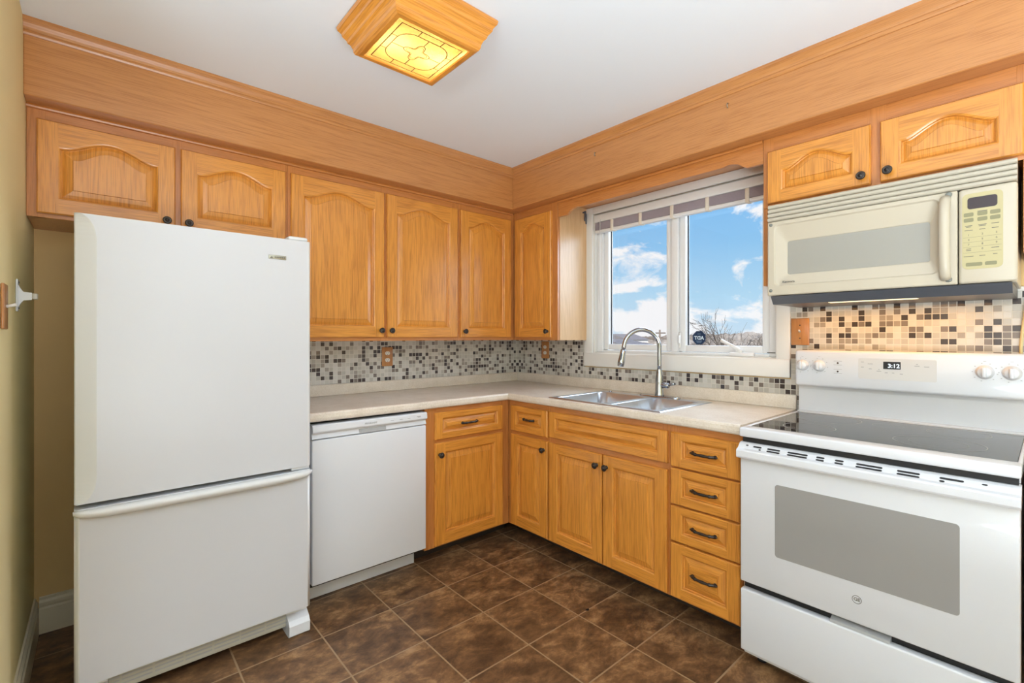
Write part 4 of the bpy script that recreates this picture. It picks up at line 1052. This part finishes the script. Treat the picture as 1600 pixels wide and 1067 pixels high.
# ------------------------------------------------------------------ outside
b = bm_new(); grid = []
azl = [-78 + 3 * k for k in range(26)] + [k * .14 for k in range(0, 393)] + [56 + 2 * k for k in range(12)]
rl = [6, 14, 24, 34, 44] + [50 + 3.0 * k for k in range(27)] + [134 + 6 * k for k in range(12)] + [220, 260, 320]
for azd in azl:
    az = math.radians(azd); row = []
    for r in rl:
        x, y = r * math.cos(az), r * math.sin(az) - 1.4
        base_ = -3.2 - 1.2 * min(1, r / 40)
        up = max(0, min(1, (r - 45) / 100)); up = up * up * (3 - 2 * up)
        z = base_ + up * (6.0 + .5 * math.sin(az * 7 + 1) + .35 * math.sin(az * 19))
        if r > 48:
            cn = abs(noise.noise(Vector((x * .16, y * .16, 0)))) * 1.3 + abs(noise.noise(Vector((x * .6, y * .6, 3)))) * .9
            z += cn * min(1, (r - 48) / 30)
        if r > 200: z -= (r - 200) * .04
        row.append(b.verts.new((x, y, z)))
    grid.append(row)
for i in range(len(grid) - 1):
    for j in range(len(rl) - 1): b.faces.new((grid[i][j], grid[i + 1][j], grid[i + 1][j + 1], grid[i][j + 1]))
struct('hillside', b, LAND, label='low brown wooded hills beyond the window')

def px_point(u, depth, z):   # a place outside, given as a bearing from the room and a distance
    a_ = (u - 815.9) / 739.282
    return (CAMX + depth * (math.sin(YAW) + a_ * math.cos(YAW)), CAMY + depth * (math.cos(YAW) - a_ * math.sin(YAW)), z)
def bare_tree(loc, h, seed, label, lean=0.0, spread=.55):
    rnd = random.Random(seed); b = bm_new()
    def branch(p, d, L, r, lvl):
        n_ = 4; pts = [p.copy()]; rad = [r]; q = p.copy(); dd = d.copy()
        for k in range(n_):
            dd = (dd + Vector((rnd.uniform(-.14, .14), rnd.uniform(-.14, .14), rnd.uniform(.0, .10)))).normalized(); q = q + dd * L / n_; pts.append(q.copy()); rad.append(r * (1 - .55 * (k + 1) / n_))
        tube(b, [tuple(x) for x in pts], rad, 5 if lvl else 7, caps=False)
        if lvl >= 4: return
        kids = (4, 4, 4, 3)[lvl]
        for c_ in range(kids):
            t = .35 + .65 * (c_ + rnd.random() * .5) / kids if lvl else .45 + .55 * c_ / (kids - 1)
            k = min(n_ - 1, int(t * n_)); s0 = pts[k].lerp(pts[k + 1], min(1, t * n_ - k))
            az = rnd.uniform(0, 2 * PI); tilt = rnd.uniform(.35, .75) * (1 if lvl else spread * 1.3)
            ax = dd.orthogonal().normalized(); ax.rotate(Matrix.Rotation(az, 3, dd)); nd = d.copy(); nd.rotate(Matrix.Rotation(tilt, 3, ax))
            branch(s0, nd, L * rnd.uniform(.5, .68), max(.009, rad[k] * .58), lvl + 1)
    branch(Vector(loc), Vector((lean, 0, 1)).normalized(), h * .5, h * .022, 0)
    return tag(build('bare_tree', b, BARK, recalc=False), label, 'tree', 'bare trees outside the window')
bare_tree(px_point(1139, 24, -4.1), 7.6, 11, 'bare tree outside with forked crown, tallest in the right window pane')
bare_tree(px_point(1106, 38, -4.3), 6.6, 5, 'bare tree outside just right of the blue window sticker', -.15)
bare_tree(px_point(1178, 33, -4.3), 6.4, 23, 'bare tree outside nearest the right edge of the window')
bare_tree(px_point(1196, 44, -4.3), 6.6, 31, 'smaller bare tree outside behind the right window frame')
def house(u, depth, w_, h_, roof, wallm, label):
    x, y, z = px_point(u, depth, 0); t = thing('house', (x, y, -3.5), label, 'house', 'far houses outside the window')
    zt_ = 1.2744 - h_ 
    b = bm_new(); box(b, x - 4, x + 4, y - w_ / 2, y + w_ / 2, -4.5, zt_); build('wall', b, wallm, t)
    b = bm_new(); prism(b, [(y - w_ / 2 - .3, zt_), (y + w_ / 2 + .3, zt_), (y, zt_ + roof)], 'x', x - 4.3, x + 4.3); build('roof', b, ROOFM, t)
    b = bm_new()
    for k in (-.3, .0, .3): box(b, x - 4.03, x - 3.9, y + k * w_ - .5, y + k * w_ + .5, zt_ - 1.6, zt_ - .5)
    build_each('window', b, DGREY, t)
house(962, 95, 6.5, 1.1, .7, HOUSER, 'low red-sided house far off seen at left edge of the window')
house(974, 110, 8, .6, 1.3, HOUSEW, 'white house with grey gable roof far off left of the faucet')
house(985, 84, 6, 1.5, .5, HOUSEW, 'small low white house far off just beside the faucet neck')
b = bm_new(); x, y, z = px_point(1031, 60, 0); tube(b, [(x, y, -5), (x, y, 2.2)], [.16, .11], 8); box(b, x - .05, x + .05, y - .8, y + .8, 1.7, 1.85)
tag(build('utility_pole', b, POLE), 'utility pole far off outside, behind the faucet in the left pane', 'pole')
